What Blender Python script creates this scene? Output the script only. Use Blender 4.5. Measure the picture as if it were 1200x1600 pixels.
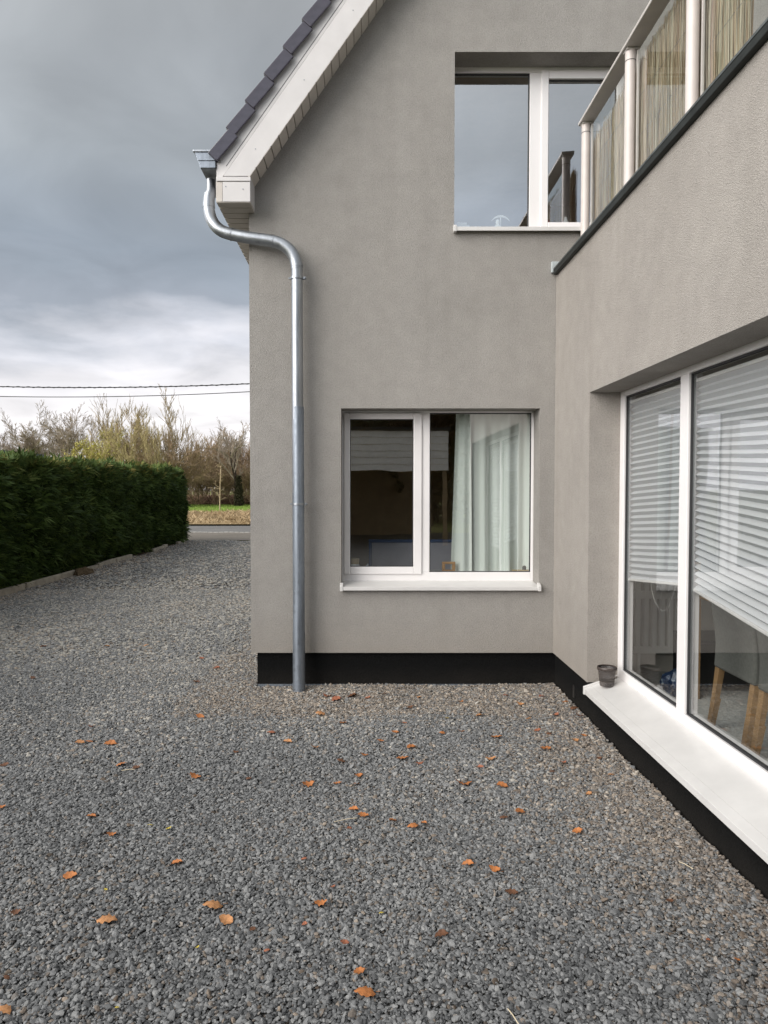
import bpy, bmesh, math, random
import numpy as np
from mathutils import Vector, Matrix

sc = bpy.context.scene
for o in list(bpy.data.objects):
    bpy.data.objects.remove(o, do_unlink=True)
COL = sc.collection
R = math.radians

# ------------------------------------------------------------------ camera
F = 1109.0                      # focal length in photograph pixels (1200 x 1600)
CAM_Z = 1.55
PITCH = math.atan(35 / F)       # slightly down
cam_d = bpy.data.cameras.new('camera')
cam = bpy.data.objects.new('camera', cam_d)
COL.objects.link(cam)
cam.location = (0, 0, CAM_Z)
cam.rotation_euler = (R(90) - PITCH, 0, 0)
cam_d.sensor_fit = 'AUTO'
cam_d.sensor_width = 36.0
cam_d.lens = F / 1600 * 36.0
cam_d.shift_x = 30 / 1600
cam_d.clip_start = 0.05
cam_d.clip_end = 6000
sc.camera = cam

# ------------------------------------------------------------------ light
SUN_EL, SUN_AZ = R(28), R(233)      # azimuth clockwise from +Y
sun_dir = Vector((math.sin(SUN_AZ) * math.cos(SUN_EL), math.cos(SUN_AZ) * math.cos(SUN_EL), math.sin(SUN_EL)))
sl = bpy.data.lights.new('sun', 'SUN')
sl.energy = 1.5
sl.angle = R(50)
sl.color = (1.0, 0.95, 0.89)
so = bpy.data.objects.new('sun', sl)
COL.objects.link(so)
so.rotation_euler = (-sun_dir).to_track_quat('-Z', 'Y').to_euler()
so.location = (-10, -6, 12)

world = bpy.data.worlds.new('World')
sc.world = world
world.use_nodes = True
wt = world.node_tree
wt.nodes.clear()
def wn(t, **k):
    n = wt.nodes.new(t)
    for a, b in k.items(): setattr(n, a, b)
    return n
wl = wt.links.new
out = wn('ShaderNodeOutputWorld'); bg = wn('ShaderNodeBackground')
sky = wn('ShaderNodeTexSky', sky_type='NISHITA', sun_disc=False, sun_elevation=SUN_EL, sun_rotation=SUN_AZ,
         air_density=1.5, dust_density=3.0, ozone_density=1.5)
bgs = wn('ShaderNodeBackground'); bgs.inputs[1].default_value = 0.075
wl(sky.outputs[0], bgs.inputs[0])
tc = wn('ShaderNodeTexCoord')
sep = wn('ShaderNodeSeparateXYZ'); wl(tc.outputs['Generated'], sep.inputs[0])
# cloud layer seen in perspective: direction projected on a plane overhead
zden = wn('ShaderNodeMath', operation='ADD'); wl(sep.outputs[2], zden.inputs[0]); zden.inputs[1].default_value = 0.16
zmx = wn('ShaderNodeMath', operation='MAXIMUM'); wl(zden.outputs[0], zmx.inputs[0]); zmx.inputs[1].default_value = 0.05
dx_ = wn('ShaderNodeMath', operation='DIVIDE'); wl(sep.outputs[0], dx_.inputs[0]); wl(zmx.outputs[0], dx_.inputs[1])
dy_ = wn('ShaderNodeMath', operation='DIVIDE'); wl(sep.outputs[1], dy_.inputs[0]); wl(zmx.outputs[0], dy_.inputs[1])
cmb = wn('ShaderNodeCombineXYZ'); wl(dx_.outputs[0], cmb.inputs[0]); wl(dy_.outputs[0], cmb.inputs[1])
n1 = wn('ShaderNodeTexNoise'); n1.inputs['Scale'].default_value = 0.9; n1.inputs['Detail'].default_value = 7; n1.inputs['Roughness'].default_value = 0.52
wl(cmb.outputs[0], n1.inputs['Vector'])
n2 = wn('ShaderNodeTexNoise'); n2.inputs['Scale'].default_value = 2.3; n2.inputs['Detail'].default_value = 6; n2.inputs['Roughness'].default_value = 0.5
n2.inputs['Distortion'].default_value = 0.6
wl(cmb.outputs[0], n2.inputs['Vector'])
nm = wn('ShaderNodeMath', operation='MULTIPLY_ADD'); wl(n1.outputs[0], nm.inputs[0]); nm.inputs[1].default_value = 0.26; nm.inputs[2].default_value = -0.13
ev = wn('ShaderNodeMath', operation='ADD'); wl(sep.outputs[2], ev.inputs[0]); wl(nm.outputs[0], ev.inputs[1])
ramp = wn('ShaderNodeValToRGB'); wl(ev.outputs[0], ramp.inputs[0])
els = ramp.color_ramp.elements
stops = [(0.0, (1.0, .98, 1.03)), (.10, (1.12, 1.09, 1.12)), (.165, (1.0, .98, 1.03)), (.200, (.72, .73, .80)), (.235, (.405, .44, .51)), (.285, (.35, .393, .455)),
         (.40, (.385, .413, .44)), (.58, (.41, .42, .425)), (.78, (.43, .435, .44)), (1.0, (.455, .465, .47))]
els[0].position, els[0].color = stops[0][0], (*stops[0][1], 1)
els[1].position, els[1].color = stops[-1][0], (*stops[-1][1], 1)
for p, c in stops[1:-1]:
    e = els.new(p); e.color = (*c, 1)
md = wn('ShaderNodeMapRange'); wl(n2.outputs[0], md.inputs[0])
md.inputs[1].default_value = .25; md.inputs[2].default_value = .75; md.inputs[3].default_value = .80; md.inputs[4].default_value = 1.20
mul = wn('ShaderNodeVectorMath', operation='SCALE'); wl(ramp.outputs[0], mul.inputs[0]); wl(md.outputs[0], mul.inputs['Scale'])
bg.inputs[1].default_value = 0.45
# the cloud sheet is thinner and brighter around the hidden sun
gd = wn('ShaderNodeVectorMath', operation='DOT_PRODUCT'); wl(tc.outputs['Generated'], gd.inputs[0]); gd.inputs[1].default_value = sun_dir
gmx = wn('ShaderNodeMath', operation='MAXIMUM'); wl(gd.outputs['Value'], gmx.inputs[0]); gmx.inputs[1].default_value = 0
gp = wn('ShaderNodeMath', operation='POWER'); wl(gmx.outputs[0], gp.inputs[0]); gp.inputs[1].default_value = 1.2
ga = wn('ShaderNodeMath', operation='MULTIPLY_ADD'); wl(gp.outputs[0], ga.inputs[0]); ga.inputs[1].default_value = 3.0; ga.inputs[2].default_value = 1.0
mul2 = wn('ShaderNodeVectorMath', operation='SCALE'); wl(mul.outputs[0], mul2.inputs[0]); wl(ga.outputs[0], mul2.inputs['Scale'])
wl(mul2.outputs[0], bg.inputs[0])
add = wn('ShaderNodeMixShader'); add.inputs[0].default_value = 0.90   # cloud cover over the clear sky
wl(bgs.outputs[0], add.inputs[1]); wl(bg.outputs[0], add.inputs[2])
wl(add.outputs[0], out.inputs[0])

vs = sc.view_settings
vs.view_transform = 'Standard'; vs.look = 'None'; vs.exposure = 1.13; vs.gamma = 1.0; vs.use_curve_mapping = False
sc.render.engine = 'CYCLES'
cy = sc.cycles
cy.use_denoising = True
try: cy.denoiser = 'OPENIMAGEDENOISE'
except Exception: pass
cy.max_bounces = 8; cy.diffuse_bounces = 4; cy.glossy_bounces = 4; cy.transmission_bounces = 4; cy.transparent_max_bounces = 16
cy.caustics_reflective = False; cy.caustics_refractive = False
cy.sample_clamp_indirect = 4.0

# ------------------------------------------------------------------ helpers
SP, CP = math.sin(PITCH), math.cos(PITCH)
def at(px, py, Y):
    """Point at depth Y (metres in front of the camera) that lies at photograph pixel (px, py)."""
    dx, dy = (px - 570) / F, (800 - py) / F
    s = Y / (CP + dy * SP)
    return Vector((dx * s, Y, CAM_Z + (dy * CP - SP) * s))
def X(px, Y, py=765): return at(px, py, Y).x
def Z(py, Y): return at(570, py, Y).z
def onground(px, py, z=0.0):
    dx, dy = (px - 570) / F, (800 - py) / F
    s = (z - CAM_Z) / (dy * CP - SP)
    return Vector((dx * s, (CP + dy * SP) * s, z))

ORG = {}
def link(name, data, parent=None, loc=None):
    o = bpy.data.objects.new(name, data)
    COL.objects.link(o)
    if parent is not None:
        o.parent = parent
        ORG[o] = ORG.get(parent, Vector((0, 0, 0)))
    else:
        ORG[o] = Vector((0, 0, 0))
    if loc is not None: o.location = loc
    return o
def thing(name, label, cat, loc=(0, 0, 0), group=None, local=False):
    o = link(name, None); o.empty_display_size = 0.1
    o.location = loc
    ORG[o] = Vector((0, 0, 0)) if local else Vector(loc)
    return tag(o, label, cat, group)
def tag(o, label=None, cat=None, group=None, kind=None):
    if label: o['label'] = label
    if cat: o['category'] = cat
    if group: o['group'] = group
    if kind: o['kind'] = kind
    return o

class MB:
    def __init__(s): s.v, s.f = [], []
    def poly(s, pts):
        n = len(s.v); s.v += [Vector(p) for p in pts]; s.f.append(tuple(range(n, n + len(pts)))); return s
    def hexa(s, p):          # 8 corners: bottom 4 (ccw), top 4
        n = len(s.v); s.v += [Vector(q) for q in p]
        for q in ((3, 2, 1, 0), (4, 5, 6, 7), (0, 1, 5, 4), (1, 2, 6, 5), (2, 3, 7, 6), (3, 0, 4, 7)):
            s.f.append(tuple(n + k for k in q))
        return s
    def box(s, x0, x1, y0, y1, z0, z1):
        if x0 > x1: x0, x1 = x1, x0
        if y0 > y1: y0, y1 = y1, y0
        if z0 > z1: z0, z1 = z1, z0
        return s.hexa([(x0, y0, z0), (x1, y0, z0), (x1, y1, z0), (x0, y1, z0), (x0, y0, z1), (x1, y0, z1), (x1, y1, z1), (x0, y1, z1)])
    def prism(s, a, b):      # two matching outlines, capped
        n = len(s.v); k = len(a); s.v += [Vector(p) for p in a] + [Vector(p) for p in b]
        s.f.append(tuple(n + i for i in range(k))[::-1]); s.f.append(tuple(n + k + i for i in range(k)))
        for i in range(k):
            j = (i + 1) % k
            s.f.append((n + i, n + j, n + k + j, n + k + i))
        return s
    def tube(s, pts, rad, n=16, caps=True):
        pts = [Vector(p) for p in pts]
        if not hasattr(rad, '__len__'): rad = [rad] * len(pts)
        base = len(s.v); up = None
        for i, p in enumerate(pts):
            t = (pts[min(i + 1, len(pts) - 1)] - pts[max(i - 1, 0)]).normalized()
            if up is None: up = Vector((0, 1, 0)) if abs(t.y) < .9 else Vector((1, 0, 0))
            a = t.cross(up).normalized(); up = a.cross(t).normalized()
            for k in range(n):
                w = 2 * math.pi * k / n
                s.v.append(p + (a * math.cos(w) + up * math.sin(w)) * rad[i])
        for i in range(len(pts) - 1):
            for k in range(n):
                a0 = base + i * n + k; a1 = base + i * n + (k + 1) % n
                s.f.append((a0, a1, a1 + n, a0 + n))
        if caps:
            s.f.append(tuple(base + k for k in range(n))[::-1]); e = base + (len(pts) - 1) * n
            s.f.append(tuple(e + k for k in range(n)))
        return s
    def lathe(s, prof, c, n=28):
        base = len(s.v)
        for r, z in prof:
            for k in range(n):
                w = 2 * math.pi * k / n
                s.v.append(Vector((c[0] + r * math.cos(w), c[1] + r * math.sin(w), c[2] + z)))
        for i in range(len(prof) - 1):
            for k in range(n):
                a0 = base + i * n + k; a1 = base + i * n + (k + 1) % n
                s.f.append((a0, a1, a1 + n, a0 + n))
        return s
    def build(s, name, mat, parent=None, bevel=0, smooth=False, recalc=True):
        o_ = ORG.get(parent, Vector((0, 0, 0))) if parent is not None else Vector((0, 0, 0))
        me = bpy.data.meshes.new(name)
        me.from_pydata([tuple(v - o_) for v in s.v], [], s.f)
        if recalc:
            b = bmesh.new(); b.from_mesh(me)
            bmesh.ops.recalc_face_normals(b, faces=b.faces); b.to_mesh(me); b.free()
        if mat: me.materials.append(mat)
        if smooth:
            me.polygons.foreach_set('use_smooth', [True] * len(me.polygons))
            try: me.set_sharp_from_angle(angle=R(38))
            except Exception: pass
        o = link(name, me, parent)
        if bevel:
            m = o.modifiers.new('bevel', 'BEVEL'); m.width = bevel; m.segments = 2; m.limit_method = 'ANGLE'; m.angle_limit = R(40)
            m.harden_normals = False
        return o

def np_mesh(name, verts, faces, mat, parent=None, attr=None, smooth=False):
    """verts (n,3) and faces (m,k) arrays, one polygon size."""
    me = bpy.data.meshes.new(name)
    k = faces.shape[1]
    me.vertices.add(len(verts)); me.vertices.foreach_set('co', np.ascontiguousarray(verts, dtype=np.float32).ravel())
    me.loops.add(faces.size); me.loops.foreach_set('vertex_index', np.ascontiguousarray(faces, dtype=np.int32).ravel())
    me.polygons.add(len(faces))
    me.polygons.foreach_set('loop_start', np.arange(0, faces.size, k, dtype=np.int32))
    me.polygons.foreach_set('use_smooth', np.full(len(faces), bool(smooth)))
    if attr is not None:
        for nm_, (dom, arr) in attr.items():
            a = me.attributes.new(nm_, 'FLOAT', dom); a.data.foreach_set('value', np.ascontiguousarray(arr, dtype=np.float32))
    me.update(calc_edges=True)
    if mat: me.materials.append(mat)
    return link(name, me, parent) if name else me

# ------------------------------------------------------------------ materials
def newmat(name):
    m = bpy.data.materials.new(name); m.use_nodes = True
    nt = m.node_tree; b = nt.nodes['Principled BSDF']
    return m, nt, b
def N(nt, t, **k):
    n = nt.nodes.new(t)
    for a, v in k.items():
        if a.startswith('i_'): n.inputs[a[2:].replace('_', ' ')].default_value = v
        else: setattr(n, a, v)
    return n
def ramp_node(nt, fac, stops_):
    r = nt.nodes.new('ShaderNodeValToRGB'); nt.links.new(fac, r.inputs[0])
    e = r.color_ramp.elements
    e[0].position, e[0].color = stops_[0][0], (*stops_[0][1], 1)
    e[1].position, e[1].color = stops_[-1][0], (*stops_[-1][1], 1)
    for p, c in stops_[1:-1]:
        q = e.new(p); q.color = (*c, 1)
    return r
def noise(nt, scale, detail=4, rough=.55, vec=None, dist=0):
    n = nt.nodes.new('ShaderNodeTexNoise'); n.inputs['Scale'].default_value = scale
    n.inputs['Detail'].default_value = detail; n.inputs['Roughness'].default_value = rough; n.inputs['Distortion'].default_value = dist
    if vec is not None: nt.links.new(vec, n.inputs['Vector'])
    return n
def mapped(nt, scale=(1, 1, 1), coord='Object'):
    t = nt.nodes.new('ShaderNodeTexCoord'); m = nt.nodes.new('ShaderNodeMapping'); m.inputs['Scale'].default_value = scale
    nt.links.new(t.outputs[coord], m.inputs[0]); return m.outputs[0]
def bump(nt, b, h, strength, dist):
    n = nt.nodes.new('ShaderNodeBump'); n.inputs['Strength'].default_value = strength; n.inputs['Distance'].default_value = dist
    nt.links.new(h, n.inputs['Height']); nt.links.new(n.outputs[0], b.inputs['Normal']); return n
def simple(name, col, rough=.5, metal=0, var=.08, scale=6, bmp=0, bscale=200, spec=.5):
    m, nt, b = newmat(name)
    v = mapped(nt)
    n = noise(nt, scale, 5, .6, v)
    lo = tuple(max(0, c * (1 - var)) for c in col); hi = tuple(min(1, c * (1 + var)) for c in col)
    r = ramp_node(nt, n.outputs[0], [(.3, lo), (.7, hi)])
    nt.links.new(r.outputs[0], b.inputs['Base Color'])
    b.inputs['Roughness'].default_value = rough; b.inputs['Metallic'].default_value = metal
    b.inputs['Specular IOR Level'].default_value = spec
    if bmp:
        n2_ = noise(nt, bscale, 3, .6, v); bump(nt, b, n2_.outputs[0], bmp, .01)
    return m

def plaster(name, col):
    m, nt, b = newmat(name)
    v = mapped(nt)
    big = noise(nt, 1.1, 6, .62, v, .4); mid = noise(nt, 9, 5, .6, v); fine = noise(nt, 95, 3, .7, v); grit = nt.nodes.new('ShaderNodeTexVoronoi')
    grit.inputs['Scale'].default_value = 210; nt.links.new(v, grit.inputs['Vector'])
    r = ramp_node(nt, big.outputs[0], [(.28, tuple(c * .90 for c in col)), (.5, col), (.74, tuple(c * 1.06 for c in col))])
    r2 = ramp_node(nt, mid.outputs[0], [(.3, (.93, .93, .93)), (.7, (1.05, 1.05, 1.05))])
    r3 = ramp_node(nt, fine.outputs[0], [(.25, (.80, .80, .80)), (.5, (1, 1, 1)), (.8, (1.13, 1.13, 1.13))])
    m1 = N(nt, 'ShaderNodeMix', data_type='RGBA', blend_type='MULTIPLY'); m1.inputs[0].default_value = 1
    nt.links.new(r.outputs[0], m1.inputs[6]); nt.links.new(r2.outputs[0], m1.inputs[7])
    m2 = N(nt, 'ShaderNodeMix', data_type='RGBA', blend_type='MULTIPLY'); m2.inputs[0].default_value = 1
    nt.links.new(m1.outputs[2], m2.inputs[6]); nt.links.new(r3.outputs[0], m2.inputs[7])
    vst = mapped(nt, (7, 7, .22)); stn = noise(nt, 1, 5, .6, vst)
    r4 = ramp_node(nt, stn.outputs[0], [(.30, (.962, .96, .955)), (.55, (1, 1, 1))])
    m3 = N(nt, 'ShaderNodeMix', data_type='RGBA', blend_type='MULTIPLY'); m3.inputs[0].default_value = 1
    nt.links.new(m2.outputs[2], m3.inputs[6]); nt.links.new(r4.outputs[0], m3.inputs[7])
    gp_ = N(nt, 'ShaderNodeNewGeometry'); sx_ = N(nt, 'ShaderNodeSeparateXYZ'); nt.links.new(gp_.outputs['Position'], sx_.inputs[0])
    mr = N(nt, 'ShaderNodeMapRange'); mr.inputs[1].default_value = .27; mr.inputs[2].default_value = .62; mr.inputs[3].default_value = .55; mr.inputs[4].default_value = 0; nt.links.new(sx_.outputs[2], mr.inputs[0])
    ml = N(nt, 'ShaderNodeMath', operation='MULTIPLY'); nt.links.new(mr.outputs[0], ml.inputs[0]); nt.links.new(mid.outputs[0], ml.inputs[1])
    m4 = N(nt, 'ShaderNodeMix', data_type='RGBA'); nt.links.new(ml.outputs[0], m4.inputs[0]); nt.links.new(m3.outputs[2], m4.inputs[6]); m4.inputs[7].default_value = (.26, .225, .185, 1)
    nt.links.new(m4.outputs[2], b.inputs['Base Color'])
    b.inputs['Roughness'].default_value = .95; b.inputs['Specular IOR Level'].default_value = .15
    mx = N(nt, 'ShaderNodeMath', operation='ADD'); nt.links.new(fine.outputs[0], mx.inputs[0]); nt.links.new(grit.outputs['Distance'], mx.inputs[1])
    bump(nt, b, mx.outputs[0], .55, .006)
    return m

def glass_mat(name, f0=.14, tint=(.90, .95, .92)):
    m = bpy.data.materials.new(name); m.use_nodes = True
    nt = m.node_tree; nt.nodes.clear()
    o = N(nt, 'ShaderNodeOutputMaterial'); tr = N(nt, 'ShaderNodeBsdfTransparent'); gl = N(nt, 'ShaderNodeBsdfGlossy'); mx = N(nt, 'ShaderNodeMixShader')
    tr.inputs[0].default_value = (*tint, 1); gl.inputs['Roughness'].default_value = 0.0; gl.inputs['Color'].default_value = (.97, .98, 1, 1)
    g = N(nt, 'ShaderNodeNewGeometry'); dt = N(nt, 'ShaderNodeVectorMath', operation='DOT_PRODUCT')
    nt.links.new(g.outputs['Normal'], dt.inputs[0]); nt.links.new(g.outputs['Incoming'], dt.inputs[1])
    ab = N(nt, 'ShaderNodeMath', operation='ABSOLUTE'); nt.links.new(dt.outputs['Value'], ab.inputs[0])
    om = N(nt, 'ShaderNodeMath', operation='SUBTRACT'); om.inputs[0].default_value = 1; nt.links.new(ab.outputs[0], om.inputs[1])
    pw = N(nt, 'ShaderNodeMath', operation='POWER'); nt.links.new(om.outputs[0], pw.inputs[0]); pw.inputs[1].default_value = 5
    fr = N(nt, 'ShaderNodeMath', operation='MULTIPLY_ADD'); nt.links.new(pw.outputs[0], fr.inputs[0]); fr.inputs[1].default_value = 1 - f0; fr.inputs[2].default_value = f0
    # the panes are never perfectly flat: a very faint waviness of the reflection
    v = mapped(nt); wv = noise(nt, 2.2, 2, .5, v); bp = N(nt, 'ShaderNodeBump'); bp.inputs['Strength'].default_value = .03; bp.inputs['Distance'].default_value = .02
    nt.links.new(wv.outputs[0], bp.inputs['Height']); nt.links.new(bp.outputs[0], gl.inputs['Normal'])
    nt.links.new(fr.outputs[0], mx.inputs[0]); nt.links.new(tr.outputs[0], mx.inputs[1]); nt.links.new(gl.outputs[0], mx.inputs[2])
    nt.links.new(mx.outputs[0], o.inputs[0])
    return m

def zinc(name, col, rough=.38):
    m, nt, b = newmat(name)
    v = mapped(nt, (14, 14, 1.6)); n = noise(nt, 1.6, 6, .65, v); v2 = mapped(nt); n2_ = noise(nt, 30, 4, .6, v2)
    r = ramp_node(nt, n.outputs[0], [(.28, tuple(c * .72 for c in col)), (.5, col), (.75, tuple(min(1, c * 1.18) for c in col))])
    nt.links.new(r.outputs[0], b.inputs['Base Color']); b.inputs['Metallic'].default_value = .85
    rr = ramp_node(nt, n2_.outputs[0], [(.3, (rough * .8,) * 3), (.7, (rough * 1.35,) * 3)])
    nt.links.new(rr.outputs[0], b.inputs['Roughness'])
    return m

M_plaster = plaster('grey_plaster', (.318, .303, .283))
M_plaster_lit = plaster('annex_plaster_lit', (.342, .318, .291))  # same paint as the gable; brighter light on the annex put into colour
def plinth_mat():
    m, nt, b = newmat('black_plinth_coating')
    v = mapped(nt); n = noise(nt, 70, 4, .7, v); n2_ = noise(nt, 5, 6, .7, v)
    g = N(nt, 'ShaderNodeNewGeometry'); sx = N(nt, 'ShaderNodeSeparateXYZ'); nt.links.new(g.outputs['Position'], sx.inputs[0])
    mr = N(nt, 'ShaderNodeMapRange'); mr.inputs[1].default_value = .0; mr.inputs[2].default_value = .16; mr.inputs[3].default_value = .9; mr.inputs[4].default_value = 0; nt.links.new(sx.outputs[2], mr.inputs[0])
    ml = N(nt, 'ShaderNodeMath', operation='MULTIPLY'); nt.links.new(mr.outputs[0], ml.inputs[0]); nt.links.new(n2_.outputs[0], ml.inputs[1])
    r = ramp_node(nt, n.outputs[0], [(.3, (.003, .0032, .0033)), (.7, (.0065, .0067, .0069))])
    mx = N(nt, 'ShaderNodeMix', data_type='RGBA'); nt.links.new(ml.outputs[0], mx.inputs[0]); nt.links.new(r.outputs[0], mx.inputs[6]); mx.inputs[7].default_value = (.024, .021, .018, 1)
    nt.links.new(mx.outputs[2], b.inputs['Base Color']); b.inputs['Roughness'].default_value = .9; b.inputs['Specular IOR Level'].default_value = .12
    bump(nt, b, n.outputs[0], .8, .01)
    return m
M_plinth = plinth_mat()
M_upvc = simple('white_window_plastic', (.77, .75, .745), .32, 0, .03, 3)
M_sill = simple('white_powder_coated_sill', (.61, .60, .585), .22, 0, .06, 5)
M_board = simple('white_painted_board', (.60, .583, .578), .5, 0, .05, 5)
M_soffit = simple('cream_white_soffit_board', (.54, .50, .455), .55, 0, .07, 6)
M_zinc = zinc('galvanised_zinc', (.34, .36, .385), .36)
M_zinc_old = zinc('weathered_zinc', (.25, .28, .32), .48)
M_tile = simple('anthracite_glazed_tile', (.054, .050, .068), .20, 0, .18, 14)
M_coping = simple('dark_green_grey_coping', (.020, .023, .022), .55, .0, .35, 9, spec=.25)
M_flash = simple('pale_flashing_tape', (.45, .49, .50), .4, .2, .1, 8)
M_rail = simple('white_grey_rail', (.50, .475, .45), .42, 0, .08, 8)
M_post = simple('white_rail_post', (.58, .53, .50), .4, 0, .06, 8)
M_glass = glass_mat('window_glass', .29, (.92, .96, .94)); M_glass_u = glass_mat('upper_window_glass', .43, (.92, .96, .94)); M_glass_a = glass_mat('annex_window_glass', .16, (.94, .955, .95))  # upper panes reflect more strongly than the lower ones
M_glass_b = glass_mat('balcony_glass', .07, (.93, .96, .94))
M_gasket = simple('dark_rubber_gasket', (.03, .03, .032), .6)
M_dark = simple('reflection_brown_wall', (.55, .41, .23), .9)  # brown of the wood mirrored in the panes, put into wall colour
M_room = simple('pale_room_wall', (.55, .52, .46), .9)
M_floor = simple('grey_carpet', (.50, .51, .49), .95, 0, .25, 40)
M_oak = simple('oak_wood', (.27, .165, .075), .5, 0, .2, 20)
M_chair = simple('grey_green_upholstery', (.135, .138, .125), .9, 0, .14, 60, .5, 400)
M_rad = simple('radiator_white', (.85, .85, .80), .4)
M_black = simple('black_furniture', (.012, .012, .012), .4)

# ================================================================== SETTING
YF = 5.545                 # front face of the gable wall
YW = 5.745                 # outer face of the window frames in it
XL = X(391, YF)            # left corner of the house
XA = 1.48                  # face of the annex wall
YA = 1.50                  # near end of the annex
rng = np.random.default_rng(7)

# ---- ground sheets
def sheet(name, x0, x1, y0, y1, z, mat, nx=1, ny=1, zf=None):
    xs = np.linspace(x0, x1, nx + 1); ys = np.linspace(y0, y1, ny + 1)
    gx, gy = np.meshgrid(xs, ys)
    gz = np.full_like(gx, z) if zf is None else zf(gx, gy)
    v = np.stack([gx, gy, gz], -1).reshape(-1, 3)
    i = np.arange((nx + 1) * ny).reshape(ny, nx + 1)[:, :-1].ravel()
    f = np.stack([i, i + 1, i + nx + 2, i + nx + 1], -1)
    return np_mesh(name, v, f, mat, smooth=True)

def ground_mat(name, cols, s1=.3, s2=6, b_=.6, bs=30):
    m, nt, b = newmat(name)
    v = mapped(nt); n = noise(nt, s1, 7, .65, v, .5); n2_ = noise(nt, s2, 6, .7, v)
    mx = N(nt, 'ShaderNodeMath', operation='MULTIPLY_ADD'); nt.links.new(n2_.outputs[0], mx.inputs[0]); mx.inputs[1].default_value = .6
    hs = N(nt, 'ShaderNodeMath', operation='MULTIPLY'); nt.links.new(n.outputs[0], hs.inputs[0]); hs.inputs[1].default_value = .5
    nt.links.new(hs.outputs[0], mx.inputs[2])
    r = ramp_node(nt, mx.outputs[0], cols)
    nt.links.new(r.outputs[0], b.inputs['Base Color']); b.inputs['Roughness'].default_value = 1; b.inputs['Specular IOR Level'].default_value = .1
    n3 = noise(nt, bs, 4, .7, v); bump(nt, b, n3.outputs[0], b_, .03)
    return m
M_field = ground_mat('meadow_ground', [(.35, (.10, .12, .035)), (.5, (.16, .20, .05)), (.68, (.27, .24, .10))], .12, 2.5)
M_gbed = ground_mat('gravel_bed_material', [(.32, (.06, .058, .055)), (.5, (.11, .108, .104)), (.7, (.18, .176, .168))], .5, 55, .9, 70)
M_dirt = ground_mat('soil', [(.32, (.05, .036, .022)), (.55, (.10, .073, .045)), (.72, (.16, .12, .08))], .8, 12)
M_asph = ground_mat('road_asphalt', [(.32, (.14, .136, .132)), (.52, (.18, .175, .168)), (.7, (.22, .214, .205))], .3, 60, .4, 120)
M_walk = ground_mat('worn_pavement', [(.32, (.15, .135, .115)), (.52, (.20, .18, .155)), (.7, (.25, .225, .195))], .6, 40, .4, 90)
M_greenf = ground_mat('spring_grass_field', [(.3, (.13, .21, .03)), (.5, (.18, .28, .045)), (.72, (.26, .33, .09))], .25, 3)
M_dryg = ground_mat('dead_grass_ground', [(.3, (.20, .14, .07)), (.5, (.32, .235, .13)), (.72, (.42, .32, .19))], .35, 8)

def gz_(x, y):     # gentle unevenness of the gravel yard, with two shallow wheel tracks
    z = .010 * np.sin(x * 1.7 + .6) * np.cos(y * 1.1) + .006 * np.sin(x * 4.3 + y * 2.7) + .004 * np.sin(y * 6.1 - x * 5.2)
    z = z - .014 * np.exp(-((x + 2.05) / .28) ** 2) - .014 * np.exp(-((x + 3.7) / .28) ** 2)
    z = z + .022 * np.exp(-np.maximum(0, np.abs(x - XA)) / .10) * (y < YF)          # banked up against the plinth
    return z
ground = sheet('ground', -1500, 1500, -1500, 1500, -.09, M_field); ground['kind'] = 'structure'
bed = sheet('gravel_bed', -5.3, 8, -14, 21.6, 0, M_gbed, 130, 350, lambda a, b: gz_(a, b) - .010); bed['kind'] = 'structure'
dirt = sheet('hedge_bed', -8.2, -5.30, 0, 21.6, -.01, M_dirt, 8, 60, lambda a, b: .02 * np.sin(a * 9 + b * 3) * np.sin(b * 5) + .005); dirt['kind'] = 'structure'
walk = sheet('pavement', -120, 80, 21.6, 25.55, .004, M_walk); walk['kind'] = 'structure'
road = sheet('road', -160, 120, 25.75, 30.6, -.012, M_asph); road['kind'] = 'structure'
verge = sheet('grass_verge', -160, 120, 30.6, 47, .03, M_dryg, 140, 8, lambda a, b: .06 + .10 * np.sin(a * .7) * np.sin(b * .8 + 1) * (b > 31)); verge['kind'] = 'structure'
gfield = sheet('green_field', -160, 120, 46.5, 71, .10, M_greenf); gfield['kind'] = 'structure'
under = sheet('woodland_floor', -160, 120, 70.5, 140, .12, M_dirt, 80, 10, lambda a, b: .16 + .4 * np.sin(a * .33) ** 2 * (b > 72)); under['kind'] = 'structure'
M_pale = simple('pale_granite', (.42, .40, .37), .85, 0, .25, 9)
gs = MB()
for k in range(150):
    x0 = -26 + k * .19
    gs.box(x0, x0 + .165, 25.56, 25.74, -.05, .012 + random.Random(k).random() * .012)
g_ = gs.build('gutter_stones', M_pale, bevel=.008); tag(g_, kind='structure')

# ---- gravel stones (geometry nodes, one mass)
def jgrid(x0, x1, y0, y1, s, keep=None, drop=0):
    nx, ny = int((x1 - x0) / s), int((y1 - y0) / (s * .87))
    ix, iy = np.meshgrid(np.arange(nx), np.arange(ny))
    x = x0 + (ix + .5 * (iy % 2)) * s + rng.uniform(-.45, .45, ix.shape) * s
    y = y0 + iy * s * .87 + rng.uniform(-.45, .45, ix.shape) * s
    x, y = x.ravel(), y.ravel()
    k = np.ones(len(x), bool)
    k &= ~((x > XL + .03) & (y > YF + .02))           # house
    k &= ~((x > XA + .005) & (y > YA))                # annex
    k &= x > -5.36
    k &= rng.random(len(x)) > .10
    if keep is not None: k &= keep(x, y)
    return x[k], y[k]
def in_view(x, y):        # the yard that the photograph or a step beside it can show
    return (x > -1.05 - .64 * y) & (x < 1.05 + .72 * y)
parts_ = []
xa, ya = jgrid(-5.4, 2.2, 1.45, 3.6, .0084, in_view); parts_.append((xa, ya, np.full(len(xa), 1.0)))
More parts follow.
